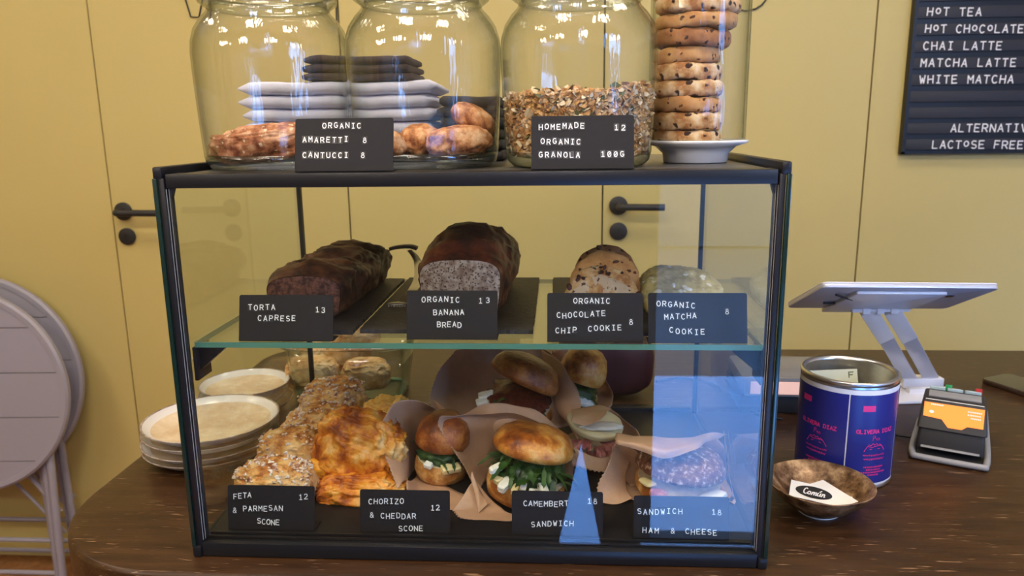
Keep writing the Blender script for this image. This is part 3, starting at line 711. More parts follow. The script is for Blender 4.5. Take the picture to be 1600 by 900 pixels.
sign(357, 492, 760, 830, .026, BZ, 'price sign for feta and parmesan scones on the case floor', [('FETA', 368, 390, 775, 7.8, 773), ('12', 470, 478, 776), ('&', 367, 367, 797), ('PARMESAN', 383, 439, 794), ('SCONE', 405, 434, 814, 7.8, 816)], 10, sg)
sign(563, 703, 767, 833, .026, BZ, 'price sign for chorizo and cheddar scones on the case floor', [('CHORIZO', 579, 628, 783), ('12', 676, 684, 793), ('&', 581, 581, 804), ('CHEDDAR', 598, 647, 806), ('SCONE', 626, 658, 826)], 10, sg)
sign(800, 942, 769, 838, .026, BZ, 'price sign for camembert sandwiches on the case floor', [('CAMEMBERT', 821, 885, 787), ('18', 921, 930, 783), ('SANDWICH', 833, 893, 820, 7.8, 817)], 10, sg)
sign(990, 1139, 777, 845, .024, BZ, 'price sign for ham and cheese sandwiches on the case floor', [('SANDWICH', 999, 1063, 799), ('18', 1115, 1124, 800), ('HAM', 1007, 1026, 829), ('&', 1051, 1051, 829), ('CHEESE', 1074, 1117, 830, 7.8, 832)], 10, sg)
# ================================================================== ON TOP OF THE CASE
JY = 0.108
def rocket(bm, base, direction, L, wd, seed, curl=0.5):
    """one leaf: stem and lobed bent blade"""
    r_ = random.Random(seed); d = Vector(direction).normalized(); side = d.cross(Vector((0, 0, 1))).normalized(); upv = side.cross(d).normalized()
    n = 9; prev = None; ph = r_.uniform(0, 6)
    for k in range(n+1):
        t = k/n; wv = wd*(0.10+0.9*math.sin(math.pi*min(1, max(0, (t-.12)/.88)))**0.8)*(1+0.25*math.sin(ph+t*17)) if t > .12 else wd*.10
        c = Vector(base)+d*L*t - Vector((0, 0, 1))*(curl*L*t*t) + upv*(0.10*L*math.sin(t*5+ph)); cup = upv*wd*.35
        row = [bm.verts.new(c-side*wv+cup), bm.verts.new(c), bm.verts.new(c+side*wv+cup)]
        if prev:
            for j in range(2): bm.faces.new((prev[j], prev[j+1], row[j+1], row[j]))
        prev = row
def jar(cx, label):
    t = thing('glass_jar', label, 'jar', (cx, JY, TZ+.0005), 'glass jars on the case')
    outp = [(0, 0), (.060, 0), (.070, .0015), (.0745, .006), (.0765, .014), (.0785, .050), (.0805, .095), (.0810, .118), (.0800, .130), (.0765, .142), (.0700, .152), (.0640, .158), (.0615, .163)]
    inp = [(.0595, .163), (.062, .157), (.0685, .149), (.0745, .140), (.0780, .129), (.0790, .118), (.0785, .095), (.0765, .050), (.0740, .016), (.071, .011), (.060, .009), (0, .008)]
    bm = bmesh.new(); lathe(bm, outp+inp, 96); emit('jar_body', bm, m_jar, t, smooth='all')
    bm = bmesh.new(); lathe(bm, [(.0595, .1635), (.0618, .1635), (.0655, .166), (.0695, .169), (.0705, .172), (.0695, .1755), (.0660, .177), (.0600, .177), (.0590, .174), (.0595, .1635)], 96); emit('jar_lip', bm, m_rim, t, smooth='all')
    bm = bmesh.new(); lathe(bm, [(.0585, .172), (.0590, .1775), (.070, .178), (.072, .182), (.068, .187), (.030, .193), (.012, .196), (.010, .202), (.017, .210), (.019, .219), (.012, .227), (0, .228)], 64); emit('jar_lid', bm, m_rim, t, smooth='all')
    bm = bmesh.new(); lathe(bm, [(.052, .0095), (.0735, .0155), (.0755, .012), (.0735, .005), (.069, .0008), (.052, .0008)], 96); emit('thick_base', bm, m_rim, t, smooth='all')
    return t
J1, J2, J3 = P(428, 120, JY).x, P(663, 120, JY).x, P(904, 120, JY).x
jar(J1, 'left glass jar holding cantucci'); jar(J2, 'middle glass jar holding amaretti'); jar(J3, 'glass jar half filled with granola')
FLR = TZ+.0095
# cantucci slices
def cantuccio(c, s, seed, rot, label):
    o = thing('cantuccio', label, 'biscuit', c, 'cantucci in the left jar')
    bm = bmesh.new(); blob(bm, (0, 0, 0), s, seed, .16, 2.4, 5, None, .62, rid=.09, rot=Matrix.Rotation(rot[2], 3, 'Z') @ Matrix.Rotation(rot[0], 3, 'X') @ Matrix.Rotation(rot[1], 3, 'Y'))
    emit('slice', bm, m_cant, o, smooth='all')
    r_ = random.Random(seed)
    for k in range(3):
        bm = bmesh.new(); a = Vector((r_.uniform(-.7, .7)*s[0], -s[1]*.92, r_.uniform(-.4, .5)*s[2])); a.rotate(Matrix.Rotation(rot[2], 3, 'Z'))
        blob(bm, a, (.006, .0022, .0035), k, .1, 2, 2); emit('almond_piece', bm, m_almond, o, smooth='all')
cantuccio((J1-.008, JY-.012, FLR+.018), (.054, .015, .0165), 3, (.25, -.10, .12), 'large front cantuccio slice in the left jar')
cantuccio((J1-.008, JY+.022, FLR+.017), (.048, .014, .015), 8, (.2, -.10, -.1), 'cantuccio slice lying behind the front one in the left jar')
cantuccio((J1+.038, JY+.002, FLR+.015), (.020, .013, .014), 5, (.3, .15, .9), 'short cantuccio piece behind the amaretti sign')
# amaretti
for (dx, dy, dz, sx, sy, sz, ry, lb) in [(-.043, -.022, .0155, .024, .020, .0155, .1, 'left amaretti cookie at the front of the middle jar'), (.036, -.018, .0165, .034, .022, .017, -.05, 'largest amaretti cookie at the front right of the middle jar'), (-.008, .006, .0175, .022, .022, .018, 0, 'amaretti cookie lying between the front two'), (.050, .010, .040, .026, .018, .0135, .55, 'amaretti cookie leaning on top of the others')]:
    o = thing('amaretti_cookie', lb, 'cookie', (J2+dx, JY+dy, FLR+dz), 'amaretti in the middle jar')
    bm = bmesh.new(); blob(bm, (0, 0, 0), (sx, sy, sz), int(dx*1000), .10, 1.6, 5, None, .9, rid=.03, rot=Matrix.Rotation(ry, 3, 'Y')); emit('baked_dough', bm, m_amar, o, smooth='all')
# granola
rnd = random.Random(11)
bm = bmesh.new()
def gtop(x, y): return FLR + .062 + .010*noise.noise(Vector((x*22, y*22, 2))) + .10*max(0, x)*1.0
prof_r = lambda z: .0715+(.0785-.0715)*min(1, max(0, (z-.012)/.08))
lathe(bm, [(0, .0125), (.068, .0125), (.0705, .020), (.0715, .045), (.070, .060), (.05, .068), (0, .070)], 40)
for v in bm.verts: v.co += Vector((J3, JY, TZ)); 
for v in bm.verts:
    if v.co.z > TZ+.055: v.co.z = gtop(v.co.x-J3, v.co.y-JY)-.003
def flake(bm, c, r, mi, el=1.0, th=.28):
    q = Matrix.Rotation(rnd.uniform(0, 6.3), 3, 'Z') @ Matrix.Rotation(rnd.uniform(-1.3, 1.3), 3, 'X') @ Matrix.Rotation(rnd.uniform(-1.3, 1.3), 3, 'Y')
    rg = [bm.verts.new(c + q @ Vector((r*el*math.cos(a), r*math.sin(a), r*.12*math.sin(2*a)))) for a in [k*math.pi/3 for k in range(6)]]
    t_ = bm.verts.new(c + q @ Vector((0, 0, r*th))); b_ = bm.verts.new(c + q @ Vector((0, 0, -r*th)))
    for k in range(6):
        bm.faces.new((rg[k], rg[(k+1) % 6], t_)).material_index = mi; bm.faces.new((rg[(k+1) % 6], rg[k], b_)).material_index = mi
for k in range(9500):
    a = rnd.uniform(0, 2*math.pi)
    if k < 5200: z = rnd.uniform(.014, .072); rr_ = prof_r(z)-rnd.uniform(.0005, .004); x, y = rr_*math.cos(a), rr_*math.sin(a); z += TZ; 
    else: rr_ = .0755*math.sqrt(rnd.random()); x, y = rr_*math.cos(a), rr_*math.sin(a); z = gtop(x, y)+rnd.uniform(-.003, .002)
    if z > gtop(x, y)+.002: continue
    u = rnd.random()
    mi, r0, el = (0, rnd.uniform(.0022, .0040), 1.0)
    if u > .80: mi, r0, el = 3, rnd.uniform(.0020, .0034), 1.9
    if u > .93: mi, r0, el = 1, .0026, 2.0
    if u > .965: mi, r0, el = 2, .0034, 1.2
    lim = .0785-r0*.6
    rr_ = math.hypot(x, y)
    if rr_ > lim-.0015: x *= (lim-.0015)/rr_; y *= (lim-.0015)/rr_
    flake(bm, Vector((J3+x, JY+y, z)), r0, mi, el)
for (x, y, u) in [(-.02, -.055, 2), (.01, -.05, 0), (-.045, -.045, 2), (.045, -.045, 0), (.0, -.03, 2), (-.01, -.062, 0), (.035, -.058, 1), (.048, -.04, 0), (.02, -.03, 2)]:
    flake(bm, Vector((J3+x, JY+y, gtop(x, y)+.003)), .0062, (2, 0, 3)[u] if u != 1 else 1, 1.25)
gr = emit('granola', bm, [m_oat, m_seed, m_raisin, m_almond], None)
for v in gr.data.vertices: v.co -= Vector((J3, JY, TZ))
gr.location = (J3, JY, TZ)
tag(gr, 'golden oat granola with seeds and raisins in the third jar', 'granola', kind='stuff')

# plate, stacked cookies and tall glass cylinder
CY = 0.158; cc = P(1087, 222, CY); CX = cc.x; kx = (cc-CAM).dot(FW)/FPX
pr = 79.5*kx; pl = thing('cake_plate', 'white china plate on a low foot under the stacked cookies', 'plate', (CX, CY, TZ+.0003))
zr = P(1087, 219, CY).z-TZ
bm = bmesh.new(); lathe(bm, [(0, .003), (pr*.50, .002), (pr*.60, 0), (pr*.62, .001), (pr*.64, zr*.42), (pr*.78, zr*.72), (pr*.985, zr-.0035), (pr, zr-.001), (pr*.99, zr), (pr*.90, zr-.001), (pr*.72, zr-.006), (pr*.2, zr-.006), (0, zr-.006)], 72); emit('plate_body', bm, m_china, pl, smooth='all')
gl = thing('glass_cylinder', 'tall clear glass cylinder over the stacked cookies', 'glass cylinder', (CX, CY, TZ+zr-.0055))
gr_ = 74.5*kx
bm = bmesh.new(); lathe(bm, [(gr_-.0022, .002), (gr_-.0011, .0), (gr_, .002), (gr_, .24), (gr_*.95, .262), (gr_*.7, .272), (0, .275), (0, .273), (gr_*.7, .270), (gr_*.93, .260), (gr_-.0022, .239), (gr_-.0022, .002)], 72)
for v in bm.verts:
    if v.co.xy.length > pr*.70 and v.co.z < .01: v.co.z += .0055
emit('glass_wall', bm, m_jar, gl, smooth='all')
zc = TZ+zr-.0055
ys = [216, 203, 175, 152, 127, 101, 76, 48, 24, 0, -24, -46]
mats_c = [m_cookcut, m_cookcut, m_cookmd, m_cookie, m_cookmd, m_cookdk, m_cookdk, m_cookmd, m_cookie, m_cookmd, m_cookie]
mm = [m_cookie, m_cookie, m_cookmd, m_cookie, m_cookie, m_cookmd, m_cookdk, m_cookmd, m_cookie, m_cookmd, m_cookie]
words_c = ['lowest', 'second lowest', 'third lowest', 'fourth from the plate', 'fifth from the plate', 'sixth from the plate', 'seventh from the plate', 'eighth from the plate', 'ninth from the plate', 'tenth from the plate', 'eleventh from the plate']
cols_c = ['pale', 'pale', 'golden', 'pale', 'speckled', 'golden', 'dark brown', 'golden', 'pale', 'golden', 'pale']
wds = [(1018,1133),(1017,1134),(1016,1133),(1017,1134),(1016,1132),(1015,1130),(1016,1143),(1015,1154),(1019,1153),(1016,1150),(1018,1150)]
for k in range(11):
    z0 = P(1080, ys[k], CY).z; z1 = P(1080, ys[k+1], CY).z
    if k == 0: z0 = zc
    h = (z1-z0); c0 = P((wds[k][0]+wds[k][1])/2, 100, CY); r_c = min(gr_-.004-abs(c0.x-CX), (wds[k][1]-wds[k][0])/2*kx)
    o = thing('stacked_cookie', f'{cols_c[k]} round cookie, {words_c[k]} in the tall glass cylinder', 'cookie', (c0.x, CY, (z0+z1)/2), 'cookies stacked in the glass cylinder')
    bm = bmesh.new(); cookie_bm(bm, (0, 0, 0), r_c*1.0, h*.96, k+3, 0, Matrix.Rotation(R((-1)**k*1.5), 3, 'Y'), 48, .07, .02)
    emit('baked_dough', bm, mm[k], o, smooth='all')

# napkins behind the jars
def slab(name, x0, x1, y0, y1, z0, z1, seed, mat, label, group, cat='napkin', taper=True):
    t = bmesh.new(); bmesh.ops.create_grid(t, x_segments=26, y_segments=10, size=.5)
    cx, cy, cz = (x0+x1)/2, (y0+y1)/2, (z0+z1)/2; th = z1-z0
    top = [v for v in t.verts]; ex = bmesh.ops.duplicate(t, geom=t.faces[:])
    bot = [e for e in ex['geom'] if isinstance(e, bmesh.types.BMVert)]
    def sh(vs, s):
        for v in vs:
            u, w_ = v.co.x*2, v.co.y*2
            k = (1-abs(u)**30*(.75 if taper else .35))*(1-abs(w_)**30*.4)
            X = cx+v.co.x*(x1-x0); Y = cy+v.co.y*(y1-y0)
            wave = .0022*noise.noise(Vector((X*22, Y*14, z0*9+seed*.0)))+.0010*noise.noise(Vector((X*60, Y*30, seed)))
            v.co = Vector((X-cx+.003*noise.noise(Vector((seed*3.1, Y*9, 1))), Y-cy, s*th/2*k*.985+wave))
    sh(top, 1); sh(bot, -1)
    bm = t
    # close the rim
    def rim(vs): return [v for v in vs if v.is_boundary]
    A = {(round(v.co.x, 6), round(v.co.y, 6)): v for v in rim(bot)}
    es = [e for e in bm.edges if e.is_boundary and e.verts[0] in set(top)]
    for e in es:
        a, b = e.verts; c_ = A.get((round(a.co.x, 6), round(a.co.y, 6))); d_ = A.get((round(b.co.x, 6), round(b.co.y, 6)))
        if c_ and d_: bm.faces.new((a, b, d_, c_))
    bmesh.ops.recalc_face_normals(bm, faces=bm.faces)
    o = emit(name, bm, mat, None, smooth='all'); o.location = (cx, cy, cz)
    return tag(o, label, cat, group)
zt0 = TZ+.0005; NH = (P(500, 131, .30).z-zt0)/6
ordn = ['lowest', 'second lowest', 'third lowest', 'fourth from the bottom', 'fifth from the bottom', 'topmost']
for k in range(6):
    slab('napkin', P(404-(k % 3)*3+4, 150, .30).x, P(687+(k % 2)*4, 150, .30).x, .235, .365, zt0+k*NH, zt0+(k+1)*NH, k, m_nap_w, f'pale lilac folded napkin, {ordn[k]} of the pale stack behind the jars', 'pale napkins behind the jars')
nz = zt0+6*NH; N2 = (P(500, 92, .29).z-nz)/3
for k in range(3):
    slab('napkin', P(490+k*2, 110, .29).x, P(652-k*2, 110, .29).x, .24, .35, nz+k*N2, nz+(k+1)*N2, k+20, m_nap_br, f'dark brown folded napkin, {["lowest", "middle", "topmost"][k]} of three lying on the pale napkins', 'brown napkins on the pale stack', taper=False)
N3 = (P(740, 153, .29).z-zt0)/6
for k in range(6):
    slab('napkin', P(697+(k % 2)*3, 200, .29).x, P(790-(k % 3), 200, .29).x, .225, .355, zt0+k*N3, zt0+(k+1)*N3, k+40, m_nap_b, f'charcoal folded napkin, {ordn[k]} of the charcoal stack behind the jars', 'charcoal napkins behind the jars', taper=False)

# ================================================================== ON THE GLASS SHELF
def slate_board(x0, x1, y0, y1, z, label, seed):
    th = .0045; pts = []
    r_ = random.Random(seed)
    for (a, b) in (((x0, y0), (x1, y0)), ((x1, y0), (x1, y1)), ((x1, y1), (x0, y1)), ((x0, y1), (x0, y0))):
        n = int((Vector(a)-Vector(b)).length/.004)
        for k in range(n):
            t = k/n; pts.append((a[0]+(b[0]-a[0])*t+r_.uniform(-.0006, .0006), a[1]+(b[1]-a[1])*t+r_.uniform(-.0006, .0006)))
    cx, cy = (x0+x1)/2, (y0+y1)/2
    bm = bmesh.new(); prism(bm, [(x-cx, y-cy) for x, y in pts], 0, th)
    o = emit('slate_board', bm, m_slate, None); o.location = (cx, cy, z+.0002)
    return tag(o, label, 'slate board', 'slate boards in the case')
slate_board(.070, .168, .060, .345, SZ, 'narrow slate board under the torta caprese loaf', 1)
slate_board(.174, .361, .066, .352, SZ, 'wide slate board under the banana bread', 2)
slate_board(.381, .560, .060, .352, SZ, 'slate board under the cookies', 3)
SL = SZ+.0048
def loaf(root, rings, mat, name, seed, amp, freq, cap=None, capname='cut_face', lumps=0.0):
    """rings: list of (y, centre x, half width, height, dome)"""
    O = Vector(root.location); n = 88; bm = bmesh.new(); vr = []
    for (y, cx, hw, h, dome, k_) in rings:
        row = []
        for k in range(n):
            a = 2*math.pi*k/n - math.pi/2; ca, sa = math.cos(a), math.sin(a)
            u = math.copysign(abs(ca)**.42, ca); v = math.copysign(abs(sa)**.42, sa)
            x = cx+hw*u*(1+.06*v); z = SL+h/2+h/2*v
            if v > 0: z += dome*(1-u*u)*v
            p = Vector((x, y, z)); q = Vector((x, y, z))*freq+Vector((seed, 0, 0))
            if k_ > 0:
                dsp = amp*fbm(q, 4)*k_ + (lumps*ridge(q*.55, 3)*k_ if v > -.3 else 0)
                c = Vector((cx, y, SL+h/2)); p += (p-c).normalized()*dsp
            if p.z < SL: p.z = SL
            row.append(bm.verts.new(p-O))
        vr.append(row)
    for A, B in zip(vr, vr[1:]):
        for k in range(n): bm.faces.new((A[k], A[(k+1) % n], B[(k+1) % n], B[k]))
    bm.faces.new(vr[-1][::-1])
    ft = [v.co.copy() for v in vr[0]]; y0 = rings[0][0]
    bmesh.ops.recalc_face_normals(bm, faces=bm.faces)
    emit(name, bm, mat, root, smooth='all')
    # cut face: rough disc grid a little proud of the crust's front edge
    bm = bmesh.new(); c = sum(ft, Vector())/n; prev = None; M_ = 12
    for j in range(M_+1):
        f = j/M_; ring = []
        for k in range(n):
            p = c.lerp(ft[k], f*.985); p = p+Vector((0, -.0012*(1-f**6)+.0010*fbm(p*220+Vector((seed, 1, 1)), 3)*(1-f), 0))
            ring.append(bm.verts.new(p))
        if prev:
            for k in range(n): bm.faces.new((prev[k], prev[(k+1) % n], ring[(k+1) % n], ring[k]))
        prev = ring
    bmesh.ops.remove_doubles(bm, verts=bm.verts, dist=1e-7)
    emit(capname, bm, cap, root, smooth='all')
# torta caprese
a = P(416, 450, .11); b = P(533, 470, .11); e = P(522, 420, .335); f = P(609, 420, .335)
tz = P(470, 431, .11).z-SL; tzb = P(560, 386, .30).z-SL
tc = thing('torta_caprese', 'dark chocolate torta caprese loaf with a cracked top', 'cake', ((a.x+b.x)/2, .11, SL), None)
rg = []
for k in range(73):
    t = k/72; y = .11+.225*t; cx = ((a.x+b.x)/2)*(1-t)+((e.x+f.x)/2)*t; hw = ((b.x-a.x)/2)*(1-t)+((f.x-e.x)/2)*t
    h = tz*(1-t)+tzb*.95*t; bulge = .0035*abs(math.sin(t*math.pi*4.2))
    endc = 1 if t < .93 else (.97 if t < .98 else .85)
    rg.append((y, cx, (hw-.001+bulge)*endc, (h-.006+bulge*1.3)*endc, .006+.004*math.sin(t*11), min(1, t*6)))
loaf(tc, rg, m_choc, 'crust', 4, .0045, 55, m_chocin, 'cut_face', .0045)
# banana bread
a = P(654, 450, .11); b = P(784, 450, .11); zt_ = P(715, 407, .11).z-SL
bb = thing('banana_bread', 'banana bread loaf with a dark domed crust and speckled cut face', 'bread', ((a.x+b.x)/2, .11, SL), None)
rg = []
for k in range(61):
    t = k/60; y = .11+.20*t; dome = .004+.024*math.sin(min(1, t*1.35)*math.pi)**1.0*(1 if t < .75 else .8)+ .010*t
    endc = 1 if t < .92 else (.96 if t < .98 else .85)
    rg.append((y, (a.x+b.x)/2+.006*t, ((b.x-a.x)/2-.002+.004*math.sin(t*3))*endc, zt_-.003, dome, min(1, t*8)))
loaf(bb, rg, m_bancr, 'crust', 9, .0035, 48, m_banin, 'cut_face', .0040)
# tongs beside the banana bread
tg = thing('serving_tongs', 'steel serving tongs with a black tip beside the banana bread', 'tongs', (.20, .20, SL))
O = Vector(tg.location)
def strip(name, pts, wdt, th, mat, par):
    bm = bmesh.new(); prev = None; pts = spline(pts, 6)
    for i, p in enumerate(pts):
        d = (pts[min(i+1, len(pts)-1)]-pts[max(i-1, 0)]).normalized(); sd = d.cross(Vector((0, 0, 1)))
        if sd.length < 1e-3: sd = Vector((1, 0, 0))
        sd.normalize(); nn = sd.cross(d).normalized(); ww = wdt[0]+(wdt[1]-wdt[0])*i/(len(pts)-1)
        r4 = [bm.verts.new(p-O+sd*ww*s1+nn*th*s2) for s1, s2 in ((-1, -1), (1, -1), (1, 1), (-1, 1))]
        if prev:
            for k in range(4): bm.faces.new((prev[k], prev[(k+1) % 4], r4[(k+1) % 4], r4[k]))
        else: bm.faces.new(r4[::-1])
        prev = r4
    bm.faces.new(prev); return emit(name, bm, mat, par, smooth=True)
j0 = P(624, 469, .17); j0.z = SL+.004
arm = [j0, P(646, 452, .20)+Vector((0, 0, 0)), P(655, 432, .26), P(655, 408, .31)]
strip('arm', arm, (.0055, .0075), .0006, m_silver, tg)
strip('arm', [P(655, 412, .31), P(648, 400, .325), P(640, 391, .33)], (.005, .005), .0006, m_silver, tg)
strip('black_tip', [P(652, 388, .33), P(640, 385, .33), P(622, 386, .33), P(609, 389, .33)], (.006, .005), .0022, m_blackm, tg)
bm = bmesh.new()
for k in range(7): blob(bm, j0-O+Vector((-.012+.0032*k, -.004, -.002)), (.0016, .003, .0016), k, 0, 1, 1)
blob(bm, j0-O+Vector((-.002, 0, 0)), (.013, .006, .0018), 3, .02, 1, 3)
emit('serrated_jaw', bm, m_silver, tg, smooth='all')

# chocolate chip cookies leaning on each other
cg = 'chocolate chip cookies on the shelf'
def lean_cookie(px, py, Y, rpx, h, tilt, seed, mat, matface, label, group, flatten=1.0, rz=0):
    c = P(px, py, Y); r_c = rpx/FPX*(c-CAM).dot(FW)
    o = thing('cookie', label, 'cookie', c, group)
    rot = Matrix.Rotation(R(rz), 3, 'Z') @ Matrix.Rotation(R(tilt), 3, 'X')
    bm = bmesh.new(); cookie_bm(bm, (0, 0, 0), r_c, h, seed, 0, None, 56, .06, .15)
    for v in bm.verts: v.co = rot @ v.co
    emit('baked_dough', bm, mat, o, smooth='all')
    if matface:
        bm = bmesh.new(); off = Vector((seed*5.7, seed*2.3, seed))
        rings = lathe(bm, [(0, h*.66), (r_c*.3, h*.655), (r_c*.6, h*.63), (r_c*.76, h*.58), (r_c*.84, h*.47)], 48)
        for rg_ in rings:
            for v in rg_:
                k = 1+.08*fbm(Vector((v.co.x*40, v.co.y*40, seed)), 3); v.co = rot @ (Vector((v.co.x*k, v.co.y*k-.006, v.co.z+.0006*noise.noise(v.co*300))))
        emit('pale_broken_face', bm, matface, o, smooth='all')
    # chips
    r_ = random.Random(seed)
    for k in range(9):
        a = r_.uniform(0, 6.28); q = math.sqrt(r_.random())*.88
        if matface and q < .6: q = .9
        bm = bmesh.new(); blob(bm, (0, 0, 0), (.0042*r_.uniform(.6, 1.3), .0026*r_.uniform(.6, 1.2), .0016), k+seed, .2, 2, 2)
        pc = rot @ Vector((r_c*q*math.cos(a), r_c*q*math.sin(a), h*(.60 if q < .6 else .52)))
        rm = rot @ Matrix.Rotation(a*3, 3, 'Z')
        for v in bm.verts: v.co = rm @ v.co + pc
        emit('chocolate_chip' if group == cg else 'white_chocolate_chip', bm, m_raisin if group == cg else m_cheese, o, smooth='all')
    return o
lean_cookie(946, 430, .215, 49, .020, 62, 5, m_cookdk, None, 'rear chocolate chip cookie of the three leaning together', cg)
lean_cookie(946, 446, .175, 56, .020, 60, 7, m_cookmd, None, 'middle chocolate chip cookie of the three leaning together', cg)
lean_cookie(940, 476, .130, 62, .024, 58, 2, m_cookie, m_cookcut, 'front chocolate chip cookie with a pale broken face', cg)
mg = 'matcha cookies on the shelf'
lean_cookie(1052, 452, .20, 57, .016, 26, 13, m_matcha, None, 'rear green matcha cookie under the front one', mg)
lean_cookie(1066, 462, .145, 64, .018, 30, 15, m_matcha, None, 'front green matcha cookie with pale chips', mg)

# ================================================================== ON THE FLOOR OF THE CASE
FB = .0172
def scone(px, py, Y, wpx, hpx, seed, mat, label, group, top=None, depth=1.0, z=None, rid=.07, amp=.10, rot=0, crumbs=420):
    c = P(px, py, Y); k = (c-CAM).dot(FW)/FPX; hx, hz = wpx*k/2, hpx*k/2
    o = thing('scone', label, 'scone', c, group)
    bm = bmesh.new(); vs = blob(bm, (0, 0, 0), (hx, hx*depth, hz), seed, amp, 2.3, 6, max(-hz*.92, (FB if Y < .4 else .012)-c.z), .74, rid=rid, rot=Matrix.Rotation(rot, 3, 'Y'))
    pts = [(v.co.copy(), v.co.normalized()) for v in vs if v.co.z > hz*.28 and v.co.y < hx*.7]
    emit('baked_dough', bm, mat, o, smooth='all')
    if top:
        r_ = random.Random(seed); bm = bmesh.new()
        for q in range(crumbs):
            p, n = r_.choice(pts)
            if r_.random() > 1.5*(p.z/hz-.25) or noise.noise(p*70+Vector((seed, 0, 0))) < -.12: continue
            s = r_.uniform(.0007, .0023); rr_ = bmesh.ops.create_icosphere(bm, subdivisions=1, radius=1)
            m_ = Matrix.Rotation(r_.uniform(0, 6), 3, 'Z') @ Matrix.Rotation(r_.uniform(0, 6), 3, 'X')
            for v in rr_['verts']: v.co = m_ @ Vector((v.co.x*s*1.8, v.co.y*s, v.co.z*s*.7)) + p + n*s*.5
        cr = emit('crumb_topping', bm, top, o); cr['kind'] = 'stuff'
    return o
fg = 'feta and parmesan scones in a row'
scone(521, 634, .330, 92, 76, 21, m_scone, 'rearmost feta scone, topped with pale crumbs', fg, m_flake, .95)
scone(500, 672, .245, 100, 74, 22, m_scone, 'third feta scone from the front, half hidden', fg, m_flake, .9, crumbs=520)
scone(458, 712, .175, 98, 82, 23, m_scone, 'second feta scone from the front, with melted white cheese', fg, m_flake, .75, crumbs=260)
scone(432, 758, .100, 118, 78, 27, m_scone, 'front feta scone behind its price sign', fg, m_flake, .62, crumbs=520)
hg = 'chorizo and cheddar scones'
scone(606, 662, .255, 74, 76, 33, m_ched2, 'rear yellow cheddar scone beside the brown paper', hg, None, .9, rid=.1)
scone(566, 770, .115, 130, 66, 31, m_ched, 'lower front cheddar scone under the large one', hg, None, .60, rid=.09)
scone(562, 706, .145, 126, 118, 32, m_ched, 'large orange cheddar scone lying on top', hg, None, .62, rid=.10, rot=.3)
for (px, py, Y, w_, lb) in [(513, 760, .085, 18, 'small'), (492, 736, .15, 22, 'corner')]:
    pass
# melted cheddar corner between the rows
c = P(497, 733, .125); mc = thing('cheddar_crisp', 'thin melted orange cheddar skirt between the two rows of scones', 'cheese', c)
bm = bmesh.new(); blob(bm, (0, 0, 0), (.020, .012, .012), 4, .3, 1.5, 4, None, .8); emit('melted_cheese', bm, m_orange, mc, smooth='all')

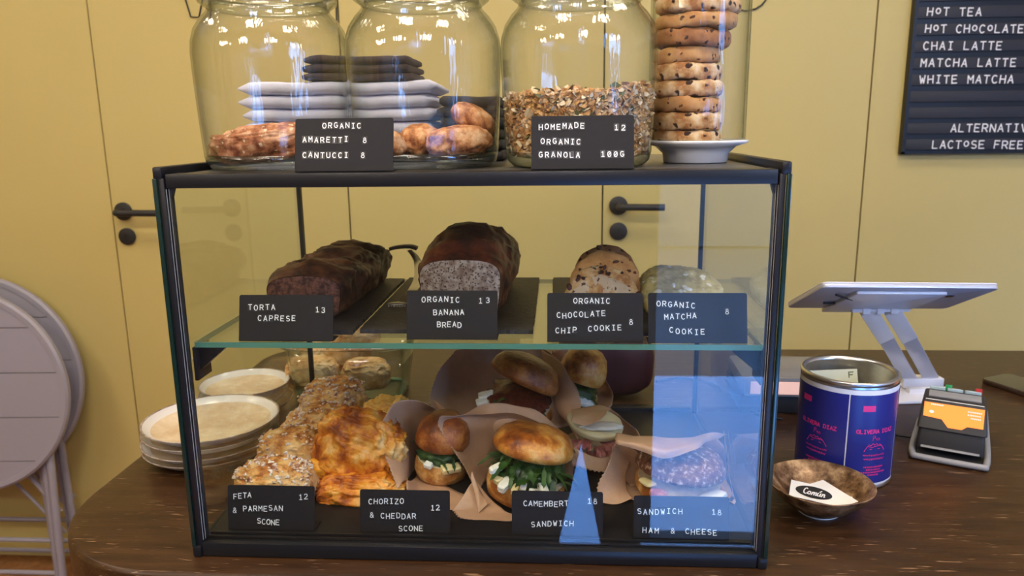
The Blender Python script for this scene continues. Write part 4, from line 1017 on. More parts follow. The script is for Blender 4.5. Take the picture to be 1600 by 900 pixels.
# sandwiches in brown paper
sgp = 'sandwiches in brown paper'
def sandwich(name, label, px, pyb, pyt, Y, rpx, papers, tilt=(0, 0), topmat=None, leafy=14, fill='camembert', seed=1, yaw=0, gap=.30, lm=None, opening=10, bed=None, slab_top=False):
    """bottom bun, filling and top bun stacked between the two given picture rows at depth Y"""
    cb_, ct_ = P(px, pyb, Y), P(px, pyt, Y); cb_.z = max(cb_.z, FB); k = (cb_-CAM).dot(FW)/FPX; r_ = rpx*k; hh = (ct_.z-cb_.z); c = Vector((cb_.x, Y, (cb_.z+ct_.z)/2))
    t = thing(name, label, 'sandwich', c, sgp); Q = Matrix.Rotation(R(yaw), 3, 'Z') @ Matrix.Rotation(R(tilt[1]), 3, 'Y') @ Matrix.Rotation(R(tilt[0]), 3, 'X')
    rr_ = random.Random(seed); topmat = topmat or m_bun; lm = lm or m_leaf
    zb = -hh/2; hb = hh*.34; zf = zb+hb*.8; zt_ = zf+hh*gap*.55; ht = hh/2-zt_
    bm = bmesh.new(); lathe(bm, [(0, zb), (r_*.75, zb), (r_*.92, zb+hb*.15), (r_*.98, zb+hb*.5), (r_*.95, zb+hb*.85), (r_*.90, zb+hb*.95)], 56)
    for v in bm.verts:
        v.co *= 1+.03*fbm(v.co*30+Vector((seed, 0, 0)), 3); v.co = Q @ v.co
    bun = emit('bottom_bun', bm, m_bunbot, t, smooth='all')
    bm = bmesh.new(); rgs = lathe(bm, [(r_*.90, zb+hb*.95), (r_*.6, zb+hb*1.0), (0, zb+hb*1.0)], 56)
    for v in bm.verts: v.co = Q @ v.co
    emit('bread_crumb', bm, m_crumb, bun, smooth='all')
    Qt = Q @ Matrix.Rotation(R(-opening), 3, 'X'); piv = Vector((0, r_*.6, zt_))
    prof = [(0, zt_), (r_*.88, zt_+ht*.02)]
    bm = bmesh.new()
    if slab_top: lathe(bm, [(r_*.93, zt_-.004), (r_*.99, zt_+.001), (r_*1.0, zt_+ht*.45), (r_*.93, zt_+ht*.60), (r_*.4, zt_+ht*.78), (0, zt_+ht*.8)], 64)
    else: lathe(bm, [(r_*.90, zt_+.001), (r_*.985, zt_+ht*.12), (r_, zt_+ht*.25), (r_*.96, zt_+ht*.50), (r_*.82, zt_+ht*.76), (r_*.58, zt_+ht*.92), (r_*.3, zt_+ht*.985), (0, zt_+ht)], 64)
    for v in bm.verts:
        v.co *= 1+.055*fbm(v.co*26+Vector((seed*3, 0, 0)), 5); v.co = Q @ (piv + Matrix.Rotation(R(opening), 3, 'X').inverted() @ (v.co-piv))
    tb_ = emit('top_bun', bm, topmat, t, smooth='all')
    bm = bmesh.new(); lathe(bm, [(0, zt_+.0015), (r_*.7, zt_+.0010), (r_*.92, zt_+.0012)], 56)
    for v in bm.verts: v.co = Q @ (piv + Matrix.Rotation(R(opening), 3, 'X').inverted() @ (v.co-piv))
    emit('bread_crumb', bm, m_crumb, tb_, smooth='all')
    # filling bed
    if fill == 'camembert':
        bm = bmesh.new(); blob(bm, (0, 0, (zf+zt_)/2+.001), (r_*.86, r_*.86, (zt_-zf)*.62+.002), seed, .2, 3, 4)
        for v in bm.verts: v.co = Q @ v.co
        emit('filling_bed', bm, bed or lm, t, smooth='all')
    for q in range(leafy):
        a = -math.pi/2 + (q-(leafy-1)/2)*(2.6/max(1, leafy-1)) + rr_.uniform(-.15, .15); rad0 = r_*rr_.uniform(.45, .75)
        base = Vector((rad0*math.cos(a), rad0*math.sin(a), zf+(zt_-zf)*rr_.uniform(.35, 1.25)))
        bm = bmesh.new(); a2 = a+rr_.uniform(-1.3, 1.3)
        rocket(bm, base, (math.cos(a2), math.sin(a2), rr_.uniform(-.05, .30)), r_*rr_.uniform(.35, .65), r_*rr_.uniform(.05, .11), seed*31+q, rr_.uniform(.25, .8))
        for v in bm.verts: v.co = Q @ v.co
        lo = emit('leaf', bm, lm if q % 3 else m_leaf2, t, smooth='all')
    def chunk(nm, a, rad, z, s, mat, rz=0, pw=.32):
        bm = bmesh.new(); p = Vector((r_*rad*math.cos(a), r_*rad*math.sin(a), z))
        blob(bm, (0, 0, 0), s, int(a*50), .12, 2.2, 4, None, pw); m_ = Matrix.Rotation(a+rz, 3, 'Z') @ Matrix.Rotation(.3, 3, 'Y')
        for v in bm.verts: v.co = Q @ (m_ @ v.co + p)
        emit(nm, bm, mat, t, smooth='all')
    zm = zf+(zt_-zf)*.45
    if fill == 'camembert':
        for (da, rad, dz, s, mt) in papers.get('cheese', []):
            chunk('cheese_piece', math.radians(da), rad, zm+dz, s, mt)
    for (nm, rows, serr) in papers['sheets']:
        sheet(nm, [[P(*p) for p in row] for row in rows], m_paper, t, c, serr=serr, seed=seed+len(rows[0]), nu=8, nv=8)
    return t, Q, r_, zf, zt_
w1, w2, w3 = (.008, .004, .0035), (.006, .0035, .003), (.010, .005, .0045)
# D: far right rear
sandwich('camembert_sandwich', 'rearmost camembert sandwich, right of the others in tall paper', 906, 640, 548, .325, 37, {'cheese': [(-95, .93, -.001, (.006, .018, .003), m_cheese), (-55, .93, -.004, (.005, .012, .003), m_cheese)], 'sheets': [
    ('paper_wrap', [[(880,655,.30),(915,655,.285),(940,648,.285),(957,636,.30)], [(866,600,.365),(900,600,.395),(938,598,.385),(957,612,.33)], [(862,546,.37),(890,543,.395),(912,544,.39),(921,552,.37)]], ())]},
    (8, 18), m_bun, 6, seed=5, opening=14)
# B: upper middle
sandwich('camembert_sandwich', 'upper camembert sandwich with dark chutney, open towards the front', 812, 657, 574, .250, 56, {'cheese': [(-128, 1.02, .001, (.009, .006, .004), m_cheese), (-138, .92, .006, (.010, .006, .0035), m_cheese), (-120, .93, -.003, (.008, .005, .004), m_cheese)], 'sheets': [
    ('paper_wrap', [[(676,640,.255),(740,672,.262),(820,676,.262),(880,668,.27),(905,660,.275)], [(671,615,.28),(730,612,.325),(800,604,.345),(868,600,.325),(905,626,.285)], [(686,580,.30),(738,568,.34),(800,562,.355),(856,562,.34),(902,605,.29)], [(712,550,.31),(748,543,.345),(800,541,.36),(848,543,.345),(893,588,.30)]], (2,)),
    ('paper_fold', [[(671,626,.243),(715,648,.205),(762,633,.190),(815,636,.187),(850,648,.184),(885,688,.170),(904,713,.160)], [(678,634,.235),(722,662,.200),(768,664,.182),(820,664,.178),(852,676,.172),(884,702,.160),(903,715,.155)], [(690,650,.21),(735,690,.19),(780,700,.18),(825,700,.175),(858,706,.17),(884,716,.16),(900,722,.155)]], ()),
    ('paper_side', [[(846,544,.335),(880,572,.275),(904,620,.235)], [(852,590,.30),(876,612,.25),(905,640,.22)], [(868,640,.26),(884,664,.22),(903,692,.185)]], ())]},
    (10, 14), m_bund, 10, seed=9, opening=34, gap=.42, yaw=-35, bed=m_chut)
# E: ham behind right
te, Q, r_, zf, zt_ = sandwich('ham_sandwich', 'ham and cheese sandwich between the camembert ones and the front right one', 925, 723, 651, .215, 44, {'sheets': [
    ('paper_flap', [[(893,661,.150),(915,665,.148),(937,655,.155),(948,646,.17)], [(893,648,.17),(915,650,.17),(935,644,.18),(950,641,.19)], [(893,638,.21),(915,634,.21),(938,632,.22),(957,640,.225)]], ()),
    ('paper_wrap', [[(893,722,.235),(930,720,.262),(965,716,.262),(1002,694,.235)], [(893,680,.26),(925,672,.285),(960,668,.28),(1001,684,.24)], [(900,655,.27),(928,643,.29),(957,641,.285),(997,676,.245)]], ()),
    ('paper_fold', [[(893,726,.150),(912,731,.150),(935,737,.150),(957,736,.155)], [(893,700,.164),(914,710,.160),(940,716,.160),(966,708,.165)]], (0,))]},
    (10, 10), m_rindp, 0, 'ham', seed=13, opening=2, gap=1.05, slab_top=True)
rq = random.Random(3)
for q in range(7):
    bm = bmesh.new(); a = -math.pi/2+(q-3)*.36; prev = None; n = 14
    for i in range(n+1):
        t_ = i/n; aa = a-.28+.56*t_; rr2 = r_*(1.06+.08*math.sin(t_*19+q*2)); z_ = zf+(zt_-zf)*(.15+.22*(q % 3))+.0022*math.sin(t_*31+q*2)
        row = [bm.verts.new(Q @ Vector((rr2*math.cos(aa), rr2*math.sin(aa), z_))), bm.verts.new(Q @ Vector((rr2*.9*math.cos(aa), rr2*.9*math.sin(aa), z_+.004))), bm.verts.new(Q @ Vector((r_*.5*math.cos(aa), r_*.5*math.sin(aa), z_+.001)))]
        if prev:
            for j in range(2): bm.faces.new((prev[j], prev[j+1], row[j+1], row[j]))
        prev = row
    emit('ham_slice', bm, m_ham, te, smooth='all')
bm = bmesh.new(); blob(bm, Q @ Vector((.004, -r_*.55, zt_+.012)), (r_*.75, r_*.35, .003), 6, .2, 3, 4); emit('white_spread', bm, m_cheese, te, smooth='all')
# A: left
sandwich('camembert_sandwich', 'left camembert sandwich with spinach, beside the cheddar scones', 694, 764, 646, .160, 42, {'cheese': [(-62, .94, -.004, (.006, .012, .0045), m_rind), (-112, .98, -.001, (.004, .005, .003), m_cheese)], 'sheets': [
    ('paper_wrap', [[(588,678,.135),(600,704,.120),(613,738,.105),(624,766,.092)], [(602,650,.145),(620,682,.150),(632,720,.135),(634,752,.110)], [(620,630,.165),(645,654,.195),(656,694,.205),(648,744,.18)], [(656,627,.18),(690,648,.205),(712,690,.215),(700,740,.205)], [(700,648,.18),(728,668,.19),(745,700,.19),(740,735,.18)]], (0,)),
    ('paper_fold', [[(637,752,.105),(640,785,.085),(668,800,.075),(708,800,.075)], [(650,745,.16),(680,768,.140),(720,778,.115),(750,772,.105)]], ())]},
    (4, 6), m_bund, 9, seed=17, opening=4, gap=.40, lm=m_leaf2)
# C: front
sandwich('camembert_sandwich', 'front camembert sandwich with rocket behind its price sign', 828, 804, 674, .115, 64, {'cheese': [(-120, 1.0, -.002, w3, m_cheese), (-132, .99, -.001, w2, m_rind), (-95, .96, .002, w2, m_cheese), (-82, .98, -.004, w2, m_cheese), (-66, .98, 0, w3, m_cheese), (-75, .98, -.006, w1, m_cheese), (-140, 1.02, .010, w1, m_cheese), (-105, .99, -.003, w2, m_rind)], 'sheets': [
    ('paper_wrap', [[(748,776,.115),(766,748,.155),(820,735,.180),(880,744,.172),(898,766,.150)], [(729,738,.125),(738,706,.158),(790,698,.180),(850,708,.180),(897,742,.158)], [(702,692,.130),(716,668,.152),(775,668,.180),(846,684,.180),(901,724,.158)], [(687,665,.130),(706,654,.150),(768,652,.175),(842,666,.172),(903,714,.158)], [(691,650,.135),(712,648,.148),(765,646,.165),(838,656,.160),(900,706,.150)]], (2,)),
    ('paper_fold', [[(707,796,.078),(714,814,.068),(723,832,.058),(745,838,.052)], [(722,776,.088),(736,790,.080),(756,806,.066),(790,836,.050)], [(742,750,.105),(764,776,.092),(788,796,.078),(815,826,.058)]], (0,)),
    ('paper_corner', [[(737,752,.088),(742,775,.080),(746,802,.070)], [(741,742,.092),(748,770,.082),(748,800,.070)], [(748,760,.095),(756,775,.088),(762,788,.078)]], ())]},
    (4, 11), m_bun, 34, seed=21, opening=12, gap=.60)
# F: front right
tf, Q, r_, zf, zt_ = sandwich('ham_sandwich', 'front right ham and cheese sandwich with a floury bun', 1060, 812, 700, .125, 70, {'sheets': [
    ('paper_wrap', [[(975,800,.11),(1020,815,.10),(1085,822,.105),(1142,822,.105)], [(958,752,.150),(1015,745,.200),(1090,745,.205),(1160,775,.150)], [(966,700,.160),(1020,712,.200),(1085,706,.205),(1157,738,.165)], [(967,680,.155),(1012,688,.175),(1070,690,.190),(1112,678,.185),(1140,684,.18)][:4]], ()),
    ('paper_side', [[(1130,676,.185),(1137,700,.17),(1146,740,.15),(1140,790,.11)], [(1140,690,.18),(1152,715,.16),(1162,750,.14),(1148,805,.10)]], ()),
    ('paper_fold', [[(966,677,.110),(1010,684,.098),(1060,689,.098),(1112,677,.125),(1138,682,.160)], [(966,686,.092),(1010,698,.072),(1058,703,.070),(1098,692,.095),(1120,688,.130)], [(968,694,.088),(1016,711,.068),(1046,717,.064),(1084,707,.075),(1106,690,.105)]], (2,)),
    ('paper_inside', [[(962,690,.135),(985,700,.130),(1005,715,.125)], [(952,720,.128),(985,730,.150),(1000,745,.150)], [(958,745,.120),(980,755,.140),(990,775,.135)]], ()),
    ('paper_lobe', [[(962,698,.128),(945,738,.108),(935,766,.098),(943,787,.092)], [(972,705,.135),(962,742,.120),(957,765,.110),(962,790,.096)], [(984,722,.145),(976,746,.132),(977,765,.120),(984,780,.100)]], (0,))]},
    (2, 6), m_floury, 0, 'ham', seed=25, opening=4, gap=.36)
for q in range(3):
    bm = bmesh.new(); aa = [-2.55, -2.2, -.9][q]
    blob(bm, Q @ Vector((r_*.93*math.cos(aa), r_*.93*math.sin(aa), (zf+zt_)/2+[.003, -.003, 0][q])), [(.011, .007, .0022), (.010, .007, .004), (.020, .009, .003)][q], q+2, .12, 2, 3, None, .6, rot=Matrix.Rotation(aa+1.5, 3, 'Z'))
    emit(['cheese_slice', 'ham_slice', 'cheese_slice'][q], bm, [m_rind, m_ham, m_cheese][q], tf, smooth='all')

# ================================================================== ON THE COUNTER
def plate(cx, cy, z, r_, h, label, group, tilt=(0, 0)):
    t = thing('stoneware_plate', label, 'plate', (cx, cy, z), group)
    t.rotation_euler = (R(tilt[0]), R(tilt[1]), 0)
    bm = bmesh.new(); lathe(bm, [(0, .001), (r_*.55, .001), (r_*.58, 0), (r_*.62, .001), (r_*.82, h*.35), (r_*.97, h*.85), (r_*.992, h*.97)], 72); emit('glazed_outside', bm, m_plateout, t, smooth='all')
    bm = bmesh.new(); lathe(bm, [(r_*.992, h*.97), (r_, h), (r_*.985, h*1.04), (r_*.965, h*.99)], 72); emit('rim', bm, m_platerim, t, smooth='all')
    bm = bmesh.new(); rg_ = lathe(bm, [(r_*.965, h*.99), (r_*.93, h*.82), (r_*.86, h*.60)], 72); wl_ = emit('inner_wall', bm, m_platewall, t, smooth='all')
    bm = bmesh.new(); rg_ = lathe(bm, [(r_*.86, h*.60), (r_*.78, h*.42), (r_*.60, h*.26), (0, h*.22)], 72); emit('glazed_inside', bm, m_plate, t, smooth='all')
pc = ((P(245, 668, .25).x + P(444, 652, .25).x)/2); prr = (P(444, 652, .25).x-P(245, 668, .25).x)/2
pc = min(pc, -prr-.002)
for k in range(4):
    plate(pc+[-.003, -.001, -.002, 0][k]-.001, .258+[.002, -.003, .002, 0][k], .0005+k*.0115, prr, .018 if k < 3 else .019, f'cream plate with a brown rim, {["lowest", "second lowest", "second highest", "topmost"][k]} of the front stack left of the case', 'front stack of stoneware plates')
for k in range(3):
    c2 = P(384, 604, .42).x
    plate(c2+[.002, -.001, 0][k], .418+[.001, -.002, 0][k], .0005+k*.0145, .070, .020, f'smaller cream plate, {["lowest", "middle", "topmost"][k]} of the rear stack left of the case', 'rear stack of stoneware plates')
# glass dish with scones behind the case
c1 = P(524, 546, .425); dw = (P(627, 546, .425).x-P(421, 546, .425).x)/2
dd = thing('glass_dish', 'rectangular glass dish of pale scones behind the case', 'dish', (c1.x+.004, .505, .0005))
hz = P(524, 546, .43).z
def srect(bm, sec, n=64):
    rs = []
    for (hx, hy, z) in sec:
        row = []
        for k in range(n):
            a = 2*math.pi*k/n; ca, sa = math.cos(a), math.sin(a)
            row.append(bm.verts.new((hx*math.copysign(abs(ca)**.35, ca), hy*math.copysign(abs(sa)**.35, sa), z)))
        rs.append(row)
    for A, B in zip(rs, rs[1:]):
        for k in range(n): bm.faces.new((A[k], A[(k+1) % n], B[(k+1) % n], B[k]))
    return rs
bm = bmesh.new(); rs = srect(bm, [(dw*.80, .056, .001), (dw*.84, .062, .006), (dw*.90, .069, hz*.5), (dw*.94, .074, hz-.004), (dw*.91, .072, hz-.004), (dw*.87, .066, hz*.5), (dw*.81, .059, .009), (dw*.76, .053, .006)])
bm.faces.new(rs[0][::-1]); bm.faces.new(rs[-1]); emit('dish_wall', bm, m_dish, dd, smooth='all')
bm = bmesh.new(); srect(bm, [(dw*.93, .0735, hz-.004), (dw*.99, .079, hz-.003), (dw, .080, hz), (dw*.985, .0785, hz+.002), (dw*.92, .0725, hz+.001), (dw*.93, .0735, hz-.004)]); emit('dish_rim', bm, m_rim, dd, smooth='all')
bm = bmesh.new(); srect(bm, [(dw*.77, .053, .0008), (dw*.81, .058, .0008), (dw*.84, .062, .004), (dw*.82, .060, .009), (dw*.77, .053, .006)]); emit('dish_base', bm, m_edge, dd, smooth='all')
dg = 'pale scones in the glass dish'
m_pale = noisy('pale_scone', 30, [(0.36, (0.50, 0.20, 0.06)), (0.5, (0.80, 0.50, 0.22)), (0.66, (0.88, 0.70, 0.46))], 0.6, 0.7, 70)
for (px, py, Y, wp, hp, lb) in [(572, 584, .475, 72, 48, 'front right pale scone in the glass dish'), (487, 582, .475, 76, 52, 'front left pale scone in the glass dish'), (545, 552, .54, 66, 50, 'rear right pale scone in the glass dish'), (484, 556, .54, 58, 44, 'rear left pale scone in the glass dish'), (560, 528, .52, 62, 36, 'top pale scone rising above the glass dish')]:
    scone(px, py, Y, wp, hp, px, m_pale, lb, dg, None, .6, rid=.05, amp=.08)

# blue can
kx_ = .758; ky = .232; cr_ = .0575; chh = .1385
cn = thing('tip_can', 'open tin can with a dark blue and pink label', 'can', (kx_, ky, .0003))
bm = bmesh.new(); lathe(bm, [(0, .003), (cr_-.004, .003), (cr_-.003, 0), (cr_, 0), (cr_+.0008, .003), (cr_-.0005, .005), (cr_-.0005, chh-.005)], 72); emit('tin_wall', bm, m_silver, cn, smooth='all')
bm = bmesh.new(); lathe(bm, [(cr_-.0005, chh-.006), (cr_+.0012, chh-.004), (cr_+.0015, chh-.001), (cr_, chh), (cr_-.004, chh-.0005), (cr_-.0045, chh-.004)], 72); emit('rolled_rim', bm, m_silver, cn, smooth='all')
bm = bmesh.new(); lathe(bm, [(cr_-.0045, chh-.004), (cr_-.0042, .02), (cr_-.005, .004), (0, .004)], 72); emit('tin_inside', bm, m_steel_in, cn, smooth='all')
def cyl_patch(name, a0, a1, z0, z1, rr_, mat, par, n=24):
    bm = bmesh.new(); A = [bm.verts.new((rr_*math.sin(R(a0+(a1-a0)*k/n)), -rr_*math.cos(R(a0+(a1-a0)*k/n)), z0)) for k in range(n+1)]
    B = [bm.verts.new((v.co.x, v.co.y, z1)) for v in A]
    for k in range(n): bm.faces.new((A[k], A[k+1], B[k+1], B[k]))
    return emit(name, bm, mat, par, smooth='all')
view = math.degrees(math.atan2(kx_-CAM.x, ky-CAM.y))           # camera looks along this heading, label angle 0 faces -Y
A0 = -view
lb = cyl_patch('paper_label', -180, 180, .006, chh-.009, cr_+.0004, m_labelw, cn, 72)
cyl_patch('blue_panel', A0-100, A0+2, .009, chh-.015, cr_+.0008, m_blue, lb, 40)
cyl_patch('blue_panel', A0+3.5, A0+74, .009, chh-.015, cr_+.0008, m_blue, lb, 30)
cyl_patch('blue_panel', A0+77, A0+170, .009, chh-.015, cr_+.0008, m_blue, lb, 30)
def cyl_text(name, lines, ac, par, mat=None, rr_=None):
    """lines: (strokes in mm around the panel centre)"""
    rr_ = rr_ or cr_+.0011; bm = bmesh.new()
    for i_, q in enumerate(lines):
        vs = []; rr_ += 0.0000006
        for p in q:
            a = R(ac)+p[0]/rr_; vs.append(bm.verts.new((rr_*math.sin(a), -rr_*math.cos(a), p[1])))
        bm.faces.new(vs)
    return emit(name, bm, mat or m_pink, par)
def textq(s, x, z, h, t=.9, center=True, slant=0.0, pitch=5.4):
    sc_ = h/6; wd = len(s)*pitch*sc_; x0 = x-wd/2 if center else x; out_ = []
    for i, ch in enumerate(s):
        if ch == ' ': continue
        for q in stroke_quads(G[ch], t): out_.append([(x0+(i*pitch+p.x+.5+slant*p.y)*sc_, z+p.y*sc_) for p in q])
    return out_
def polyq(lines, t): return [[(p.x, p.y) for p in q] for q in stroke_quads(lines, t)]
def panel(ac):
    cyl_text('printed_name', textq('OLIVERA DIAZ', 0, .0750, .0046, 1.5), ac, lb)
    pan = [[(-.004,.0655),(-.0035,.0715),(-.001,.0715),(-.001,.069),(-.0036,.0685)], [(.0012,.066),(.0002,.067),(.0012,.0685),(.0022,.067),(.0022,.0655)], [(.0035,.0655),(.0036,.0685),(.0050,.068),(.0054,.0655)]]
    mt = [[(-.014,.052),(-.010,.0585),(-.008,.0605),(-.006,.0590),(-.003,.0620),(-.001,.0595),(.002,.0615),(.004,.0585),(.006,.0605),(.009,.0585),(.014,.052),(-.014,.052)], [(-.010,.0585),(-.004,.0570),(.002,.0582),(.009,.0585)], [(-.007,.0545),(.007,.0545)]]
    cyl_text('printed_emblem', polyq(mt, .0007)+polyq(pan, .0005), ac, lb)
    # small lines of fine print: joined script rows and short block rows
    rq_ = random.Random(5); fine = []
    for z, wv in ((.0465, .030), (.0415, .028)):
        ln = [(-wv/2+wv*k/34, z+.0012*math.sin(k*2.3)+rq_.uniform(-.0005, .0005)) for k in range(35)]
        fine += polyq([ln], .0005)
    for z, wv in ((.030, .026), (.0265, .019), (.023, .034), (.0195, .014)):
        x = -wv/2
        while x < wv/2:
            wq = rq_.uniform(.0008, .0016); fine.append([(x, z), (x+wq, z), (x+wq, z+.0020), (x, z+.0020)]); x += wq+rq_.uniform(.0004, .0009)
    cyl_text('fine_print', fine, ac, lb)
for ac in (A0-33, A0+37): panel(ac)
for ac, x in ((A0-33, -.017), (A0+37, -.010)):
    cyl_text('pink_sticker', [[(x-.009+.003*k, .103), (x-.009+.003*(k+1), .103), (x-.009+.003*(k+1), .1105), (x-.009+.003*k, .1105)] for k in range(5)], ac, lb)
nt_ = thing('banknote', 'folded pale banknote standing inside the tin can', 'banknote', (kx_-.005, ky+.018, .062))
nt_.rotation_euler = (R(-18), 0, R(8))
bm = bmesh.new(); bx(bm, -.034, .034, -.0004, .0004, 0, .066); emit('note_paper', bm, m_note, nt_)
bm = bmesh.new()
for q in polyq([[(.022,.055),(.022,.062),(.028,.062)], [(.022,.0585),(.027,.0585)]], .0016): bm.faces.new([bm.verts.new((p[0], -.0006, p[1])) for p in q])
emit('note_print', bm, m_seed, nt_)

# bronze bowl with business cards
bw = PZ(1286, 790, .030); bcx, bcy = .692, .122
bo = thing('bowl', 'small shallow bronze glazed bowl holding cards', 'bowl', (bcx, bcy, .0003))
br_ = .0590
bm = bmesh.new(); lathe(bm, [(0, .002), (.018, .002), (.020, 0), (.0225, 0), (.0240, .004), (.038, .012), (.050, .023), (br_, .0365), (br_+.0004, .0375), (br_-.0012, .0375), (.048, .0255), (.036, .0155), (.020, .0080), (0, .0065)], 72)
for v in bm.verts:
    v.co.z += .0012*noise.noise(Vector((v.co.x*25, v.co.y*25, 3)))*(v.co.z/.037); k = 1+.012*noise.noise(Vector((v.co.x*18, v.co.y*18, 7))); v.co.x *= k; v.co.y *= k
emit('bowl_body', bm, m_bronze, bo, smooth='all')
bm = bmesh.new(); lathe(bm, [(.0198, -.0001), (.0230, -.0001), (.0236, .0022), (.0225, .0015)], 48); emit('foot_ring', bm, m_plateout, bo, smooth='all')
cgp = 'cards in the bronze bowl'
rnd = random.Random(2)
comun = [  # handwritten word, mm grid
 [(1.6,5.2),(.9,6),(0.1,5.2),(-.2,3),(.2,.8),(1.2,.1),(2.2,1)],
 [(3.2,3.2),(2.5,2),(2.7,.5),(3.6,.2),(4.3,1.4),(4.0,3),(3.2,3.2)],
 [(5.0,.1),(5.4,3.1),(5.5,1.8),(6.3,3.2),(6.6,2.4),(6.5,.2),(6.7,2.2),(7.5,3.2),(7.8,2.4),(7.7,.2),(8.2,.4)],
 [(8.8,3.2),(8.6,.8),(9.2,.1),(10.1,.8),(10.4,3.2),(10.3,.2),(10.8,.4)], [(9.5,4.3),(10.4,5.6)],
 [(11.4,.1),(11.7,3.1),(11.7,1.8),(12.6,3.2),(13.0,2.4),(12.9,.2),(13.4,.4)]]
def card(dx, dy, z, rz, rx, ry, label, oval):
    t = thing('business_card', label, 'card', (bcx+dx, bcy+dy, z), cgp); t.rotation_euler = (R(rx), R(ry), R(rz))
    bm = bmesh.new(); bx(bm, -.026, .026, -.0165, .0165, 0, .0005); emit('card_sheet', bm, m_card, t)
    if oval:
        bm = bmesh.new(); lathe(bm, [(0, .0007), (1, .0007)], 48, sx=.0200, sy=.0118); ov = emit('black_oval', bm, m_ink, t)
        bm = bmesh.new(); s_ = .00150
        for q_i, q in enumerate(stroke_quads(comun, .75)): bm.faces.new([bm.verts.new(((p.x-6.5+.18*p.y)*s_*1.15, (p.y-3)*s_*1.35, .0010+.000002*q_i)) for p in q])
        emit('shop_name', bm, m_white, ov)
card(.006, .004, .0175, 55, 6, 4, 'plain white card lying under the oval-printed cards', False)
card(.006, -.008, .0195, -24, 4, 2, 'second white card, its black oval half covered', True)
card(.011, -.002, .0225, -62, 2, 4, 'white card turned sideways at the right of the pile', False)
card(-.008, -.004, .0245, -20, 8, 4, 'top white card printed with a black oval', True)

# card reader in its cradle
rd = thing('card_reader', 'black card payment terminal with an orange screen in a grey cradle', 'card reader', (.935, .315, .0003), rz=R(-27))
def lbox(name, pts8, mat, par, bevel=.002):
    bm = bmesh.new(); vs = [bm.verts.new(p) for p in pts8]
    for f in ((0,3,2,1),(4,5,6,7),(0,1,5,4),(1,2,6,5),(2,3,7,6),(3,0,4,7)): bm.faces.new([vs[i] for i in f])
    return emit(name, bm, mat, par, smooth=True, bevel=bevel, bseg=3)
# local: -y faces the viewer; body rises from y=-.06 to the crest then slopes down behind
lbox('body', [(-.040,-.060,.012),(.040,-.060,.012),(.040,.075,.012),(-.040,.075,.012),(-.038,-.052,.046),(.038,-.052,.046),(.037,.070,.040),(-.037,.070,.040)], m_blackm, rd, .004)
lbox('screen_hood', [(-.041,-.058,.040),(.041,-.058,.040),(.041,.010,.040),(-.041,.010,.040),(-.037,-.036,.076),(.037,-.036,.076),(.036,.006,.078),(-.036,.006,.078)], m_blackm, rd, .003)
lbox('rear_block', [(-.037,.005,.038),(.037,.005,.038),(.037,.070,.034),(-.037,.070,.034),(-.035,.004,.076),(.035,.004,.076),(.035,.066,.058),(-.035,.066,.058)], m_blackm, rd, .003)
def on_slope(u, v, off=.0006):
    a = Vector((0, -.0580, .0400)); b = Vector((0, -.0360, .0760)); p = a.lerp(b, v); n = (b-a).cross(Vector((1, 0, 0))).normalized(); n = n if n.y < 0 else -n
    return Vector((u, 0, 0))+p+n*off
def slope_patch(name, u0, u1, v0, v1, off, mat, par, notch=False):
    bm = bmesh.new()
    if notch: pts = [(u0, v1), (u0, v0+.28), (u0+.022, v0+.24), (u0+.030, v0), (u1-.024, v0), (u1-.018, v0+.12), (u1, v0+.12), (u1, v1)]
    else: pts = [(u0, v0), (u1, v0), (u1, v1), (u0, v1)]
    bot = [bm.verts.new(on_slope(a, b, off-.0006)) for a, b in pts]; top = [bm.verts.new(on_slope(a, b, off)) for a, b in pts]
    bm.faces.new(top); bm.faces.new(bot[::-1])
    for k in range(len(pts)): bm.faces.new((bot[k], bot[(k+1) % len(pts)], top[(k+1) % len(pts)], top[k]))
    bmesh.ops.recalc_face_normals(bm, faces=bm.faces)
    return emit(name, bm, mat, par)
scn = slope_patch('orange_screen', -.0350, .0350, .14, .88, .0012, m_oscr, rd, True)
bm = bmesh.new()
for (u0, u1, v) in [(-.027, -.014, .80), (.016, .031, .72), (.016, .031, .62), (.020, .031, .52)]:
    u = u0
    rq_ = random.Random(int(u0*1000+v*100))
    while u < u1:
        wq = rq_.uniform(.0010, .0018); f = [bm.verts.new(on_slope(a, b, .0016)) for a, b in ((u, v), (u+wq, v), (u+wq, v+.045), (u, v+.045))]; bm.faces.new(f); u += wq+.0006
emit('screen_print', bm, m_card, scn)
bm = bmesh.new(); bm.faces.new([bm.verts.new(on_slope(-.0255+.003*math.cos(k*math.pi/5), .58+.05*math.sin(k*math.pi/5), .0016)) for k in range(10)]); emit('screen_icon', bm, m_card, scn)
bm = bmesh.new(); tube(bm, [on_slope(-.034, .985, .001), on_slope(.034, .985, .001)], .0005, 6); emit('light_line', bm, m_white, rd)
lbox('function_bar', [(-.031,-.026,.075),(.031,-.026,.075),(.031,-.004,.075),(-.031,-.004,.075),(-.031,-.026,.0785),(.031,-.026,.0785),(.031,-.004,.0790),(-.031,-.004,.0790)], m_grey, rd, .0006)
for i in range(3):
    for j in range(3):
        x0 = -.031+i*.0215; y0 = .004+j*.015; zz_ = .0790-j*.0045
        k_ = lbox('key', [(x0,y0,zz_-.004),(x0+.019,y0,zz_-.004),(x0+.019,y0+.010,zz_-.008),(x0,y0+.010,zz_-.008),(x0,y0,zz_+.0030),(x0+.019,y0,zz_+.0030),(x0+.019,y0+.010,zz_-.001),(x0,y0+.010,zz_-.001)], m_key, rd, .0010)
